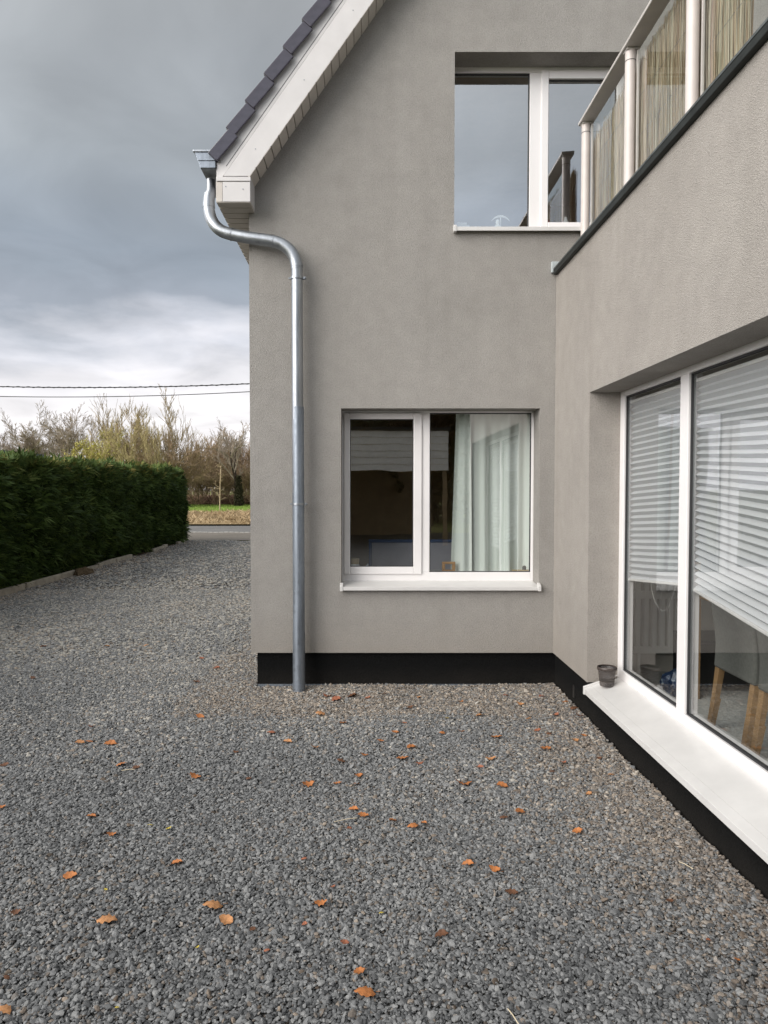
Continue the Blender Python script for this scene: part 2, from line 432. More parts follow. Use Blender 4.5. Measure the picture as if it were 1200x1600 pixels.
xb, yb = jgrid(-5.4, 1.6, 3.6, 6.4, .0098, in_view); parts_.append((xb, yb, np.full(len(xb), 1.15)))
xc, yc = jgrid(-5.4, XL + .2, 6.4, 11, .0155, lambda x, y: in_view(x, y)); parts_.append((xc, yc, np.full(len(xc), 1.6)))
xd, yd = jgrid(-5.4, XL + .2, 11, 21.6, .034, None); parts_.append((xd, yd, np.full(len(xd), 2.5)))
gx = np.concatenate([p[0] for p in parts_]); gy = np.concatenate([p[1] for p in parts_]); gs_ = np.concatenate([p[2] for p in parts_])
ng = len(gx)
size = gs_ * np.clip(rng.lognormal(0, .32, ng), .5, 2.2)
big_ = rng.random(ng) < .012; size[big_] *= 1.35
gzv = gz_(gx, gy) + rng.uniform(-.0065, .0048, ng) * gs_ - .003 * big_
soil = np.clip(1 - (XA - gx) / .75, 0, 1) * (gy < YF) + np.clip(1 - (YF - gy) / 1.0, 0, 1) * (gx > XL - .3) * (gy < YF) + np.clip((XL - gx < .45) * .6, 0, 1) * (gy >= 4.8)
soil += .8 * np.clip(1 - (gx + 5.33) / .9, 0, 1)
patch = np.clip(.45 + .5 * np.sin(gx * 1.3 + 1.1 * np.sin(gy * .9)) * np.cos(gy * 1.6 + .5) + .25 * np.sin(gx * 3.7 - gy * 2.2) * np.sin(gy * 3.1 + gx), 0, 1)
soilp = np.clip(soil * (.55 + .5 * patch) + .22 * patch, 0, 1)
tint = np.clip(rng.random(ng) * .92 + .16 * (patch - .45) + np.clip((gy - 2.8) * .085, -.09, .40), 0, 1) ** np.where(gy > 6, .8, 1.0)  # stones paler with distance: lit tops at grazing view put into tint
brown = (rng.random(ng) < .04 + .75 * soilp).astype(np.float32) * rng.uniform(.35, 1, ng)
me = bpy.data.meshes.new('gravel')
me.vertices.add(ng); me.vertices.foreach_set('co', np.stack([gx, gy, gzv], -1).astype(np.float32).ravel())
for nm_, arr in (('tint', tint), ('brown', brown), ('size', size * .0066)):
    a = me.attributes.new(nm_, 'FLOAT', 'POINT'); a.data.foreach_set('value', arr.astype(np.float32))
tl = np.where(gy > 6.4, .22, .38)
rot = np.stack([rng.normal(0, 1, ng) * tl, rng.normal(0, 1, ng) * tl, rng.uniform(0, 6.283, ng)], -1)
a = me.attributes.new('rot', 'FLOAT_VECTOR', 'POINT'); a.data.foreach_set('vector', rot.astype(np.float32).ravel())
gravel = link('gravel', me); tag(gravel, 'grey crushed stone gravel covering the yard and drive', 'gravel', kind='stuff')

M_stone, nt, b = newmat('gravel_stone')
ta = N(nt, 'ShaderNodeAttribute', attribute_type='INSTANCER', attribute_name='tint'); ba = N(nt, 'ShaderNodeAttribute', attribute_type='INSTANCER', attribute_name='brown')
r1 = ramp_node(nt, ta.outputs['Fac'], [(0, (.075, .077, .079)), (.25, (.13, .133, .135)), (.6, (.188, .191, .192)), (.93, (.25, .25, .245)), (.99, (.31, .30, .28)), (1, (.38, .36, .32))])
r2 = ramp_node(nt, ta.outputs['Fac'], [(0, (.095, .073, .055)), (.5, (.20, .163, .13)), (.93, (.30, .25, .20)), (1, (.40, .33, .26))])
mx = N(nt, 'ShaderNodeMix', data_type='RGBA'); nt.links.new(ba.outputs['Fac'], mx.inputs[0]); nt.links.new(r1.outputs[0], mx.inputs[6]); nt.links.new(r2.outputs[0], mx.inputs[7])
v = mapped(nt); n = noise(nt, 1.3, 4, .6, v)
rr = ramp_node(nt, n.outputs[0], [(.3, (.82, .82, .82)), (.7, (1.12, 1.12, 1.12))])
m2 = N(nt, 'ShaderNodeMix', data_type='RGBA', blend_type='MULTIPLY'); m2.inputs[0].default_value = 1
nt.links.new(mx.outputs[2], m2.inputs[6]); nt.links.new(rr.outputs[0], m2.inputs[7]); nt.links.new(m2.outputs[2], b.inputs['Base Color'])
b.inputs['Roughness'].default_value = .75; b.inputs['Specular IOR Level'].default_value = .3

gt = bpy.data.node_groups.new('gravel_scatter', 'GeometryNodeTree')
gt.interface.new_socket('Geometry', in_out='INPUT', socket_type='NodeSocketGeometry')
gt.interface.new_socket('Geometry', in_out='OUTPUT', socket_type='NodeSocketGeometry')
gi = gt.nodes.new('NodeGroupInput'); go = gt.nodes.new('NodeGroupOutput')
gl = gt.links.new
jn = gt.nodes.new('GeometryNodeJoinGeometry')
for k in range(7):
    ic = gt.nodes.new('GeometryNodeMeshIcoSphere'); ic.inputs['Radius'].default_value = 1; ic.inputs['Subdivisions'].default_value = 2 if k < 5 else 1
    nz = gt.nodes.new('ShaderNodeTexNoise'); nz.noise_dimensions = '4D'; nz.inputs['W'].default_value = k * 7.3; nz.inputs['Scale'].default_value = 1.1; nz.inputs['Detail'].default_value = 1.5
    sb_ = gt.nodes.new('ShaderNodeVectorMath'); sb_.operation = 'SUBTRACT'; sb_.inputs[1].default_value = (.5, .5, .5); gl(nz.outputs['Color'], sb_.inputs[0])
    sca = gt.nodes.new('ShaderNodeVectorMath'); sca.operation = 'SCALE'; sca.inputs['Scale'].default_value = 1.5; gl(sb_.outputs[0], sca.inputs[0])
    sp_ = gt.nodes.new('GeometryNodeSetPosition'); gl(ic.outputs['Mesh'], sp_.inputs['Geometry']); gl(sca.outputs[0], sp_.inputs['Offset'])
    tf = gt.nodes.new('GeometryNodeTransform'); gl(sp_.outputs[0], tf.inputs['Geometry'])
    rk = random.Random(k + 3)
    tf.inputs['Scale'].default_value = (rk.uniform(.95, 1.35), rk.uniform(.65, .9), rk.uniform(.38, .6))
    sm = gt.nodes.new('GeometryNodeSetMaterial'); sm.inputs['Material'].default_value = M_stone; gl(tf.outputs[0], sm.inputs['Geometry'])
    g2i = gt.nodes.new('GeometryNodeGeometryToInstance'); gl(sm.outputs[0], g2i.inputs[0]); gl(g2i.outputs[0], jn.inputs[0])
iop = gt.nodes.new('GeometryNodeInstanceOnPoints'); iop.inputs['Pick Instance'].default_value = True
gl(gi.outputs[0], iop.inputs['Points']); gl(jn.outputs[0], iop.inputs['Instance'])
rv = gt.nodes.new('FunctionNodeRandomValue'); rv.data_type = 'INT'; rv.inputs[4].default_value = 0; rv.inputs[5].default_value = 6; gl(rv.outputs[2], iop.inputs['Instance Index'])
na = gt.nodes.new('GeometryNodeInputNamedAttribute'); na.data_type = 'FLOAT'; na.inputs[0].default_value = 'size'; gl(na.outputs[0], iop.inputs['Scale'])
nr = gt.nodes.new('GeometryNodeInputNamedAttribute'); nr.data_type = 'FLOAT_VECTOR'; nr.inputs[0].default_value = 'rot'; gl(nr.outputs[0], iop.inputs['Rotation'])
gl(iop.outputs[0], go.inputs[0])
gm = gravel.modifiers.new('scatter', 'NODES'); gm.node_group = gt

# ================================================================== HOUSE
def grid_wall(mb, us, vs_, holes, fn):
    us = sorted(set(us)); vs_ = sorted(set(vs_))
    for i in range(len(us) - 1):
        for j in range(len(vs_) - 1):
            cu, cv = (us[i] + us[i + 1]) / 2, (vs_[j] + vs_[j + 1]) / 2
            if any(h[0] < cu < h[1] and h[2] < cv < h[3] for h in holes): continue
            mb.poly([fn(us[i], vs_[j]), fn(us[i + 1], vs_[j]), fn(us[i + 1], vs_[j + 1]), fn(us[i], vs_[j + 1])])

XR, YB_ = 8.7, 14.0            # right and back of the main house
YV = 5.346                     # front face of the verge boards
SLOPE = 1.391; TH = math.atan(SLOPE)
ZP = Z(1020, YF)               # underside of the plaster
lw = (X(533, YF), X(843, YF), Z(921, YF) + .02, Z(638, YF))          # lower window opening
uw = (X(708, YF), 2.09, Z(357, YF), Z(81, YF))                       # upper window opening
# roof line at the wall (underside of the verge soffit)
pw0 = at(397, 292, YF)
def zroof(x): return pw0.z + (x - pw0.x) * SLOPE
XM = (XL + XR) / 2

house = thing('house', 'grey rendered gable house with black plinth, white windows and steep dark tiled roof', 'house', (XL, YF, 0))
b_ = bmesh.new()
mb = MB()
holes = [lw, uw]
grid_wall(mb, [XL, XR, lw[0], lw[1], uw[0], uw[1]], [ZP, lw[2], lw[3], uw[2], uw[3], 12], holes, lambda u, w: (u, YF, w))
n_front = len(mb.f)
me = bpy.data.meshes.new('tmp'); me.from_pydata(mb.v, [], mb.f); b_.from_mesh(me); bpy.data.meshes.remove(me)
bmesh.ops.remove_doubles(b_, verts=b_.verts, dist=1e-5)
def cut(bm, co, no):
    bmesh.ops.bisect_plane(bm, geom=bm.verts[:] + bm.edges[:] + bm.faces[:], plane_co=co, plane_no=no, clear_outer=True)
cut(b_, (pw0.x, YF, pw0.z), (-SLOPE, 0, 1))
cut(b_, (2 * XM - pw0.x, YF, pw0.z), (SLOPE, 0, 1))
front_v = [v_.co.copy() for v_ in b_.verts]; b_.verts.ensure_lookup_table()
ff = [[v_.index for v_ in f.verts] for f in b_.faces]
b_.verts.index_update(); ff = [[v_.index for v_ in f.verts] for f in b_.faces]; front_v = [v_.co.copy() for v_ in b_.verts]
b_.free()
w = MB(); w.v = front_v; w.f = [tuple(q) for q in ff]
for h in holes:                              # reveals
    D = YW + .005
    w.poly([(h[0], YF, h[2]), (h[0], YF, h[3]), (h[0], D, h[3]), (h[0], D, h[2])])
    w.poly([(h[1], YF, h[2]), (h[1], D, h[2]), (h[1], D, h[3]), (h[1], YF, h[3])])
    w.poly([(h[0], YF, h[3]), (h[1], YF, h[3]), (h[1], D, h[3]), (h[0], D, h[3])])
    w.poly([(h[0], YF, h[2]), (h[0], D, h[2]), (h[1], D, h[2]), (h[1], YF, h[2])])
zl = zroof(XL)
w.poly([(XL, YF, ZP), (XL, YF, zl), (XL, YB_, zl), (XL, YB_, ZP)])
w.poly([(XR, YF, ZP), (XR, YB_, ZP), (XR, YB_, zl), (XR, YF, zl)])
w.poly([(XL, YB_, ZP), (XL, YB_, zl), (XM, YB_, zroof(XM)), (XR, YB_, zl), (XR, YB_, ZP)])
w.poly([(XL, YF, ZP), (XL, YB_, ZP), (XR, YB_, ZP), (XR, YF, ZP)])
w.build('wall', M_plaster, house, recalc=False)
ip = .045                                   # plinth set back behind the plaster
MB().box(XL + ip, XR - ip, YF + ip * .7, YB_ - ip, -.12, ZP - .001).build('plinth', M_plinth, house)
MB().box(XL + ip + .004, XA + .02, YF + ip * .7 - .006, YF + ip * .7 - .0005, -.02, .012).build('plinth_edge_strip', M_zinc_old, house)

# rooms behind the two front windows (closed boxes, seen through the panes)
def room(name, x0, x1, y0, y1, z0, z1, wall_m, floor_m, parent, hole):
    m_ = MB()
    m_.poly([(x0, y1, z0), (x1, y1, z0), (x1, y1, z1), (x0, y1, z1)])
    m_.poly([(x0, y0, z0), (x0, y1, z0), (x0, y1, z1), (x0, y0, z1)])
    m_.poly([(x1, y0, z0), (x1, y0, z1), (x1, y1, z1), (x1, y1, z0)])
    m_.poly([(x0, y0, z1), (x0, y1, z1), (x1, y1, z1), (x1, y0, z1)])
    grid_wall(m_, [x0, x1, hole[0], hole[1]], [z0, z1, hole[2], hole[3]], [hole], lambda u, w_: (u, y0, w_))
    m_.poly([(x0, y0, z0), (x1, y0, z0), (x1, y1, z0), (x0, y1, z0)])
    return m_.build(name, wall_m, parent, recalc=False)
room('lower_room', -.7, 3.2, YW + .09, 8.0, .25, 2.6, M_dark, M_floor, house, lw)
room('upper_room', -.1, 3.4, YW + .09, 9.5, 2.8, 5.3, M_dark, M_floor, house, uw)

# window frames in the front wall
def fx(mb_, u0, u1, z0, z1, d0=-.07, d1=0.0, Yp=YW):        # px -> metres already
    return mb_.box(u0, u1, Yp - d1, Yp - d0, z0, z1)
U = lambda px: X(px, YW)
V = lambda py: Z(py, YW)
def cell(mb_, u0, u1, z0, z1, t, d0, d1):                   # rectangular ring
    ul, ur, zb, zt = t
    fx(mb_, u0, ul, z0, z1, d0, d1); fx(mb_, ur, u1, z0, z1, d0, d1)
    fx(mb_, ul, ur, z0, zb, d0, d1); fx(mb_, ul, ur, zt, z1, d0, d1)
def pane(name, u0, u1, z0, z1, d, parent, mat=None):
    return MB().poly([(u0, YW - d, z0), (u1, YW - d, z0), (u1, YW - d, z1), (u0, YW - d, z1)]).build(name, mat or M_glass, parent, recalc=False)
# lower
m_ = MB()
zb_, zt_ = V(907) - .03, lw[3] + .03
u0_, u1_ = lw[0] - .03, lw[1] + .03
fx(m_, u0_, U(540), zb_, zt_); fx(m_, U(830), u1_, zb_, zt_); fx(m_, U(657), U(671.5), V(894), V(645))
fx(m_, U(540), U(830), zb_, V(894)); fx(m_, U(540), U(830), V(645), zt_)
win = m_.build('window', M_upvc, house, .004); win['label'] = 'white lower front window with a curtain behind it'
m_ = MB(); cell(m_, U(537.5), U(659), V(897), V(645.5), (U(547), U(646), V(885.5), V(655)), -.06, .014)
sash = m_.build('sash', M_upvc, win, .005)
m_ = MB(); cell(m_, U(547), U(646), V(885.5), V(655), (U(547) + .006, U(646) - .006, V(885.5) + .006, V(655) - .006), -.02, -.008); m_.build('gasket', M_gasket, win)
m_ = MB(); cell(m_, U(671.5), U(830), V(894), V(645), (U(671.5) + .006, U(830) - .007, V(894) + .006, V(645) - .007), -.03, -.012); m_.build('gasket', M_gasket, win)
pane('pane', U(546), U(647), V(886.5), V(654), -.015, win); pane('pane', U(671), U(831), V(895), V(644), -.022, win)
def sill(parent, u0, u1, zback, zfront, yfront, lip=.026):
    m_ = MB()
    m_.prism([(u0, YW, zback), (u0, yfront, zfront), (u0, yfront, zfront - lip), (u0, yfront + .004, zfront - lip), (u0, yfront + .004, zfront - .004), (u0, YW, zback - .004)],
             [(u1, YW, zback), (u1, yfront, zfront), (u1, yfront, zfront - lip), (u1, yfront + .004, zfront - lip), (u1, yfront + .004, zfront - .004), (u1, YW, zback - .004)])
    s_ = m_.build('sill', M_sill, parent, .001)
    for u in (u0, u1):
        e = MB(); t = .012
        a_ = [(u - t, YF - .001, zfront + .03), (u - t, yfront - .004, zfront + .010), (u - t, yfront - .004, zfront - lip - .006), (u - t, YF - .001, zfront - lip - .004)]
        e.prism(a_, [(p[0] + 2 * t, p[1], p[2]) for p in a_]); e.build('sill_end_cap', M_sill, parent, .003)
    return s_
ys = YF - .045
sill(win, lw[0] + .003, lw[1] - .003, V(907), Z(917.5, ys), ys)
# upper
m_ = MB()
zb_, zt_ = uw[2] - .02, uw[3] + .03
fx(m_, uw[0] - .11, uw[0] - .025, zb_, zt_); fx(m_, U(823.5), U(843), V(355), V(113.5)); fx(m_, uw[1] - .04, uw[1] + .06, zb_, zt_)
fx(m_, uw[0] - .025, uw[1] - .04, zb_, V(355)); fx(m_, uw[0] - .025, uw[1] - .04, V(113.5), zt_)
win2 = m_.build('window', M_upvc, house, .004); win2['label'] = 'white upper front window reflecting the sky'
m_ = MB(); cell(m_, U(841), uw[1] - .03, V(357), V(111), (U(852), uw[1] - .09, V(348), V(124)), -.06, .014); m_.build('sash', M_upvc, win2, .005)
m_ = MB(); cell(m_, U(852), uw[1] - .09, V(348), V(124), (U(852) + .006, uw[1] - .097, V(348) + .005, V(124) - .007), -.02, -.008); m_.build('gasket', M_gasket, win2)
m_ = MB(); cell(m_, uw[0] - .025, U(823.5), V(355), V(113.5), (uw[0] - .018, U(823.5) - .008, V(355) + .006, V(113.5) - .008), -.03, -.012); m_.build('gasket', M_gasket, win2)
pane('pane', uw[0] - .026, U(824), V(356), V(113), -.022, win2, M_glass_u); pane('pane', U(851), uw[1] - .089, V(349), V(123), -.015, win2, M_glass_u)
sill(win2, uw[0] + .003, uw[1] - .003, V(357), Z(354, ys), ys, .03)

# ---- roof, verge and eave
def P(px, py): return at(px, py, YV)
al = Vector((math.cos(TH), 0, math.sin(TH)))          # up the slope
nn = Vector((-math.sin(TH), 0, math.cos(TH)))         # out of the slope
b0 = P(391, 274)                                       # lower edge of the bargeboard at its foot
soff_n = 0.0
ridge_len = (XM - b0.x) / math.cos(TH)
def slope_box(mb_, s0, s1, n0, n1, y0, y1, org=b0):
    def q(s, n_, y): p = org + al * s + nn * n_; return (p.x, y, p.z)
    return mb_.hexa([q(s0, n0, y0), q(s1, n0, y0), q(s1, n0, y1), q(s0, n0, y1), q(s0, n1, y0), q(s1, n1, y0), q(s1, n1, y1), q(s0, n1, y1)])
tb = P(368.2, 214.2)                                   # foot of the second verge tile's flap
n_flap = (tb - b0).dot(nn)                             # offset of the flap's lower edge above the board's lower edge
n_groove = (P(351.7, 271) - b0).dot(nn)
zb_eave = P(391, 275).z
def verge_board(name, n0, n1, y0, y1):
    """Board along the verge, its foot cut level."""
    def foot(n_):                                       # s where z = zb_eave
        return (zb_eave - (b0 + nn * n_).z) / al.z
    def q(s, n_, y): p = b0 + al * s + nn * n_; return (p.x, y, p.z)
    a_ = [q(foot(n0), n0, y0), q(ridge_len, n0, y0), q(ridge_len, n1, y0), q(foot(n1), n1, y0)]
    return MB().prism(a_, [(p[0], y1, p[2]) for p in a_]).build(name, M_board, house, .002)
XE = P(337.5, 280).x                                   # outer face of the eave fascia
def verge_trim(n0, n1, y0, y1):
    def q(s, n_, y): p = b0 + al * s + nn * n_; return Vector((p.x, y, p.z))
    def sx(n_): return (XE - (b0 + nn * n_).x) / al.x    # where the line meets x = XE
    lo = q((zb_eave - (b0 + nn * n0).z) / al.z, n0, y0)
    a_ = [lo, q(ridge_len, n0, y0), q(ridge_len, n1, y0), q(sx(n1), n1, y0), Vector((XE, y0, zb_eave))]
    return MB().prism(a_, [(p.x, y1, p.z) for p in a_]).build('verge_trim', M_board, house, .002)
bb = verge_board('bargeboard', 0, n_groove, YV, YV + .024)
verge_trim(n_groove + .008, n_flap + .03, YV + .018, YV + .034)
gm_ = MB(); slope_box(gm_, -.045, ridge_len, n_groove + .029, n_groove + .0335, YV + .0170, YV + .0185); gm_.build('trim_groove', M_gasket, bb)
gm_ = MB(); slope_box(gm_, -.01, ridge_len, n_groove + .0005, n_groove + .0075, YV + .020, YV + .030); gm_.build('trim_groove', M_gasket, bb)
for k in range(6):
    p = b0 + al * (.18 + k * .62) + nn * n_groove * .5
    MB().tube([(p.x, YV - .0025, p.z), (p.x, YV + .002, p.z)], .0042, 10).build('screw', M_zinc, bb)
# soffit boards under the verge overhang
soff = MB(); slope_box(soff, -.1, ridge_len, .018, .022, YV + .03, YF + .01)
sf = soff.build('verge_soffit', M_soffit, house)
pitch_b = .0955
first = None
for k in range(24):
    s0 = -.02 + k * pitch_b
    if first is None:
        q = MB(); slope_box(q, 0, pitch_b - .009, -.004, .009, YV + .0005, YF - .001)
        first = q.build('soffit_board', M_soffit, sf, .0025); o = first
    else:
        o = first.copy(); COL.objects.link(o); o.parent = sf
    d = al * s0; o.location = d
lastb = MB(); slope_box(lastb, -.02 + 24 * pitch_b, ridge_len, -.004, .009, YV + .0005, YF - .001); lastb.build('soffit_board', M_soffit, sf)
# eave box: level box along the eave
ZE0 = P(391, 316).z; ZE1 = zb_eave - .004
XE1 = P(391.5, 300).x
ebx = MB().box(XE, XE1, YV + .004, YB_, ZE0 + .012, ZE1).build('eave_box', M_board, house, .002)
MB().box(XE + .05, XE1 - .002, YV - .006, YV + .003, ZE0 + .002, Z(284.5, YV)).build('eave_end_panel', M_board, ebx, .002)
MB().box(XE, XE + .047, YV - .003, YV + .003, ZE0 + .002, Z(284.5, YV)).build('eave_corner_strip', M_soffit, ebx, .002)
MB().box(XE + .004, XE1 + .002, YV - .010, YV + .003, Z(283.5, YV), Z(277, YV)).build('eave_cover_strip', M_board, ebx, .002)
for px_, py_ in ((353, 292), (380, 296)):
    p = P(px_, py_); MB().tube([(p.x, YV - .009, p.z), (p.x, YV - .004, p.z)], .0042, 10).build('screw', M_zinc_old, ebx)
first = None
for k in range(16):
    if first is None:
        first = MB().box(XE + .002, XE1 - .002, YV + .002, YV + .095, ZE0 - .004, ZE0 + .0115).build('eave_soffit_board', M_soffit, ebx, .003)
    else:
        o = first.copy(); COL.objects.link(o); o.parent = ebx; o.location = (0, k * .104, 0)
MB().box(XE + .002, XE1 - .002, YV + 16 * .104, YB_, ZE0 - .002, ZE0 + .0115).build('eave_soffit_board', M_soffit, ebx)
# roof covering and verge tiles
rf = MB()
slope_box(rf, -.10, ridge_len, n_flap - .03, n_flap + .035, YV + .035, YB_ + .2)
def mir(o_):
    return o_
rz = b0 + al * ridge_len
mroof = MB()
def q2(s, n_, y): p = b0 + al * s + nn * n_; return (2 * XM - p.x, y, p.z)
mroof.hexa([q2(-.1, .02, YV + .03), q2(ridge_len, .02, YV + .03), q2(ridge_len, .02, YB_ + .2), q2(-.1, .02, YB_ + .2),
            q2(-.1, n_flap + .09, YV + .03), q2(ridge_len, n_flap + .09, YV + .03), q2(ridge_len, n_flap + .09, YB_ + .2), q2(-.1, n_flap + .09, YB_ + .2)])
roof = rf.build('roof', M_tile, house)
mroof.build('roof', M_tile, house)
step = 50.0 / 207.4
flap = .092
t0_ = (tb - b0).dot(al)
ztile = None
for k in range(26):
    tilt = R(5.5)
    def tile_mesh():
        q = MB()
        L = step - .003
        # verge tile: side flap at the front, a plate running back, a rounded nose
        def tq(s, n_, y):
            s2, n2 = s * math.cos(tilt) - n_ * math.sin(tilt) * -1, n_ * math.cos(tilt) - s * math.sin(tilt)
            p = b0 + al * s2 + nn * (n2); return (p.x, y, p.z)
        def bx_(s0, s1, n0, n1, y0, y1):
            q.hexa([tq(s0, n0, y0), tq(s1, n0, y0), tq(s1, n0, y1), tq(s0, n0, y1), tq(s0, n1, y0), tq(s1, n1, y0), tq(s1, n1, y1), tq(s0, n1, y1)])
        bx_(0, L, 0, flap, YV - .024, YV - .006)
        bx_(0, L, flap - .016, flap + .001, YV - .0055, YV + .32)
        bx_(0, .02, .004, flap - .017, YV - .0055, YV + .30)
        return q
    if ztile is None:
        ztile = tile_mesh().build('roof_tile', M_tile, roof, .006); o = ztile
    else:
        o = ztile.copy(); COL.objects.link(o); o.parent = roof
    o.location = al * (t0_ + (k - 1) * step) + nn * (n_flap + .004)
    if k == 0:
        o.location = al * (t0_ - step + .012) + nn * (n_flap + .002)
# courses of the roof field behind the verge tiles
fc = None
for k in range(26):
    if fc is None:
        q = MB(); slope_box(q, 0, step + .03, .045, .065, YV + .33, YB_ + .2); fc = q.build('tile_course', M_tile, roof, .004); o = fc
    else:
        o = fc.copy(); COL.objects.link(o); o.parent = roof
    o.location = al * (t0_ + (k - 1) * step) + nn * (n_flap + .004)

# gutter: box gutter seen end on
zg1 = Z(235, YV); gxo = P(302, 235).x
prof = [(XE - .003, zg1 - .012), (XE - .003, Z(262, YV)), (P(313, 262).x, Z(262, YV)), (gxo + .012, zg1 - .01), (gxo, zg1 - .006), (gxo - .004, zg1 + .004), (gxo + .012, zg1 + .006)]
inner = [(XE - .006, zg1 - .012), (XE - .006, Z(262, YV) + .004), (P(313, 262).x + .003, Z(262, YV) + .004), (gxo + .017, zg1 - .008), (gxo + .012, zg1 + .002)]
gut = MB()
def strip(pr, y0, y1):
    for i in range(len(pr) - 1):
        (xa_, za_), (xb_, zb2) = pr[i], pr[i + 1]
        gut.poly([(xa_, y0, za_), (xb_, y0, zb2), (xb_, y1, zb2), (xa_, y1, za_)])
strip(prof, YV + .012, YB_ + .1); strip(inner, YV + .012, YB_ + .1)
gutter = gut.build('gutter', M_zinc, house, recalc=False)
cap = [(XE - .004, YV, zg1 - .014), (XE - .004, YV, Z(262, YV)), (P(313, 262).x, YV, Z(262, YV)), (gxo + .010, YV, zg1 - .014)]
MB().prism(cap, [(p[0], YV + .012, p[2]) for p in cap]).build('gutter_end_cap', M_zinc_old, gutter, .002)
MB().box(gxo - .002, XE - .006, YV - .008, YV + .014, zg1 - .012, zg1 + .004).build('gutter_rim', M_zinc, gutter, .003)
MB().box(gxo + .035, XE - .006, YV - .006, YV - .0005, zg1 - .075, zg1 - .062).build('gutter_bead', M_zinc_old, gutter, .002)

# downpipe
def smooth_path(pts, n=8):
    pts = [Vector(p) for p in pts]; o_ = []
    for i in range(len(pts) - 1):
        p0, p1, p2, p3 = pts[max(i - 1, 0)], pts[i], pts[i + 1], pts[min(i + 2, len(pts) - 1)]
        for k in range(n):
            t = k / n
            o_.append(.5 * ((2 * p1) + (p2 - p0) * t + (2 * p0 - 5 * p1 + 4 * p2 - p3) * t * t + (3 * p1 - p0 - 3 * p2 + p3) * t ** 3))
    o_.append(pts[-1]); return o_
YP = 5.437
pth = [at(327.5, 304, 5.50), at(326, 316, 5.50), at(327, 331, 5.495), at(332.5, 347, 5.49), at(344, 359.5, 5.48), at(361, 366, 5.47), at(393, 372, 5.455),
       at(426, 377, 5.445), at(441, 382, 5.44), at(454, 392.5, YP), at(461.5, 406, YP), at(463.8, 421, YP)]
pr = .0455
pipe = MB(); pipe.tube(smooth_path(pth), pr, 24)
dp = pipe.build('downpipe', M_zinc, house, smooth=True)
q = MB(); q.tube([at(329, 281, 5.505), at(329, 298, 5.50), at(327.5, 306, 5.50)], [.032, .033, pr], 20); q.build('outlet_spigot', M_zinc, dp, smooth=True)
q = MB(); foot = at(467.2, 1081, YP)
q.tube([at(463.8, 420, YP), at(465.6, 770, YP)], pr - .002, 24); q.build('pipe_length', M_zinc, dp, smooth=True)
q = MB(); q.tube([at(465.6, 636, YP), at(467.0, 985, YP)], pr, 24); q.build('pipe_length', M_zinc_old, dp, smooth=True)
q = MB(); q.tube([at(467.0, 984, YP), Vector((foot.x, YP, -.04))], pr + .002, 24); q.build('standpipe', M_zinc_old, dp, smooth=True)
q = MB(); q.tube([Vector((foot.x, YP, .018)), Vector((foot.x, YP, .058))], pr + .0045, 24); q.build('standpipe_collar', M_zinc_old, dp, smooth=True)
for ps in ((at(326, 318, 5.50), at(326.3, 325, 5.498)), (at(361, 366, 5.47), at(363, 366.4, 5.47)), (at(426, 377, 5.445), at(428, 377.4, 5.445)), (at(463.6, 414, YP), at(463.9, 417, YP))):
    q = MB(); q.tube(ps, pr + .0025, 24); q.build('pipe_joint', M_zinc, dp, smooth=True)
for py in (435, 787.5):
    c = at(464 if py < 500 else 466, py, YP)
    q = MB(); q.tube([c - Vector((0, 0, .009)), c + Vector((0, 0, .009))], pr + .005, 24)
    q.box(c.x + pr, c.x + pr + .024, c.y - .012, c.y + .012, c.z - .009, c.z + .009)
    q.box(c.x - pr - .018, c.x - pr, c.y - .008, c.y + .008, c.z - .006, c.z + .006)
    q.tube([c + Vector((pr + .016, -.03, 0)), c + Vector((pr + .016, .015, 0))], .006, 8)
    q.tube([c + Vector((0, pr, 0)), Vector((c.x, YF - .0005, c.z))], .006, 8)
    q.build('pipe_bracket', M_zinc, dp, .001, smooth=True)

# ================================================================== ANNEX
ZC = 3.20                                             # underside of the coping
XWn = 1.683
ao = (1.72, 4.69, ZP + .0005, Z(613, 4.69))                 # opening along Y, Z
XAR = 8.0
annex = thing('annex', 'flat roofed grey rendered annex with wide low window and balcony on top', 'annex', (XA, YA, 0))
w = MB()
grid_wall(w, [YA, YF - .001, ao[0], ao[1]], [ZP, ao[2], ao[3], ZC + .02], [ao], lambda u, z_: (XA, u, z_))
D = XWn + .005
w.poly([(XA, ao[0], ao[3]), (XA, ao[1], ao[3]), (D, ao[1], ao[3]), (D, ao[0], ao[3])])
w.poly([(XA, ao[0], ao[2]), (XA, ao[0], ao[3]), (D, ao[0], ao[3]), (D, ao[0], ao[2])])
w.poly([(XA, ao[1], ao[2]), (D, ao[1], ao[2]), (D, ao[1], ao[3]), (XA, ao[1], ao[3])])
w.poly([(XA, YA, ZP), (XAR, YA, ZP), (XAR, YA, ZC + .02), (XA, YA, ZC + .02)])
w.poly([(XAR, YA, ZP), (XAR, YF, ZP), (XAR, YF, ZC + .02), (XAR, YA, ZC + .02)])
w.build('wall', M_plaster_lit, annex, recalc=False)
pl = MB().box(XA + .022, XA + .17, YA + .03, YF + .02, -.12, .19)
pl.box(XA + .022, XA + .17, 4.672, YF + .02, .1901, ZP - .001); pl.box(XA + .022, XA + .17, YA + .03, 1.726, .1901, ZP - .001); pl.box(XA + .1701, XAR - .03, YA + .03, YA + .18, -.12, ZP - .001)
pl.build('plinth', M_plinth, annex)
MB().box(XA + .015, XA + .022, 5.02, 5.06, .06, .15).build('plinth_vent', M_black, annex)
MB().box(XA + .03, XAR - .01, YA + .02, YF - .002, ZC - .12, ZC + .01).build('roof_deck', simple('roof_deck_felt', (.12, .12, .12), .9), annex)
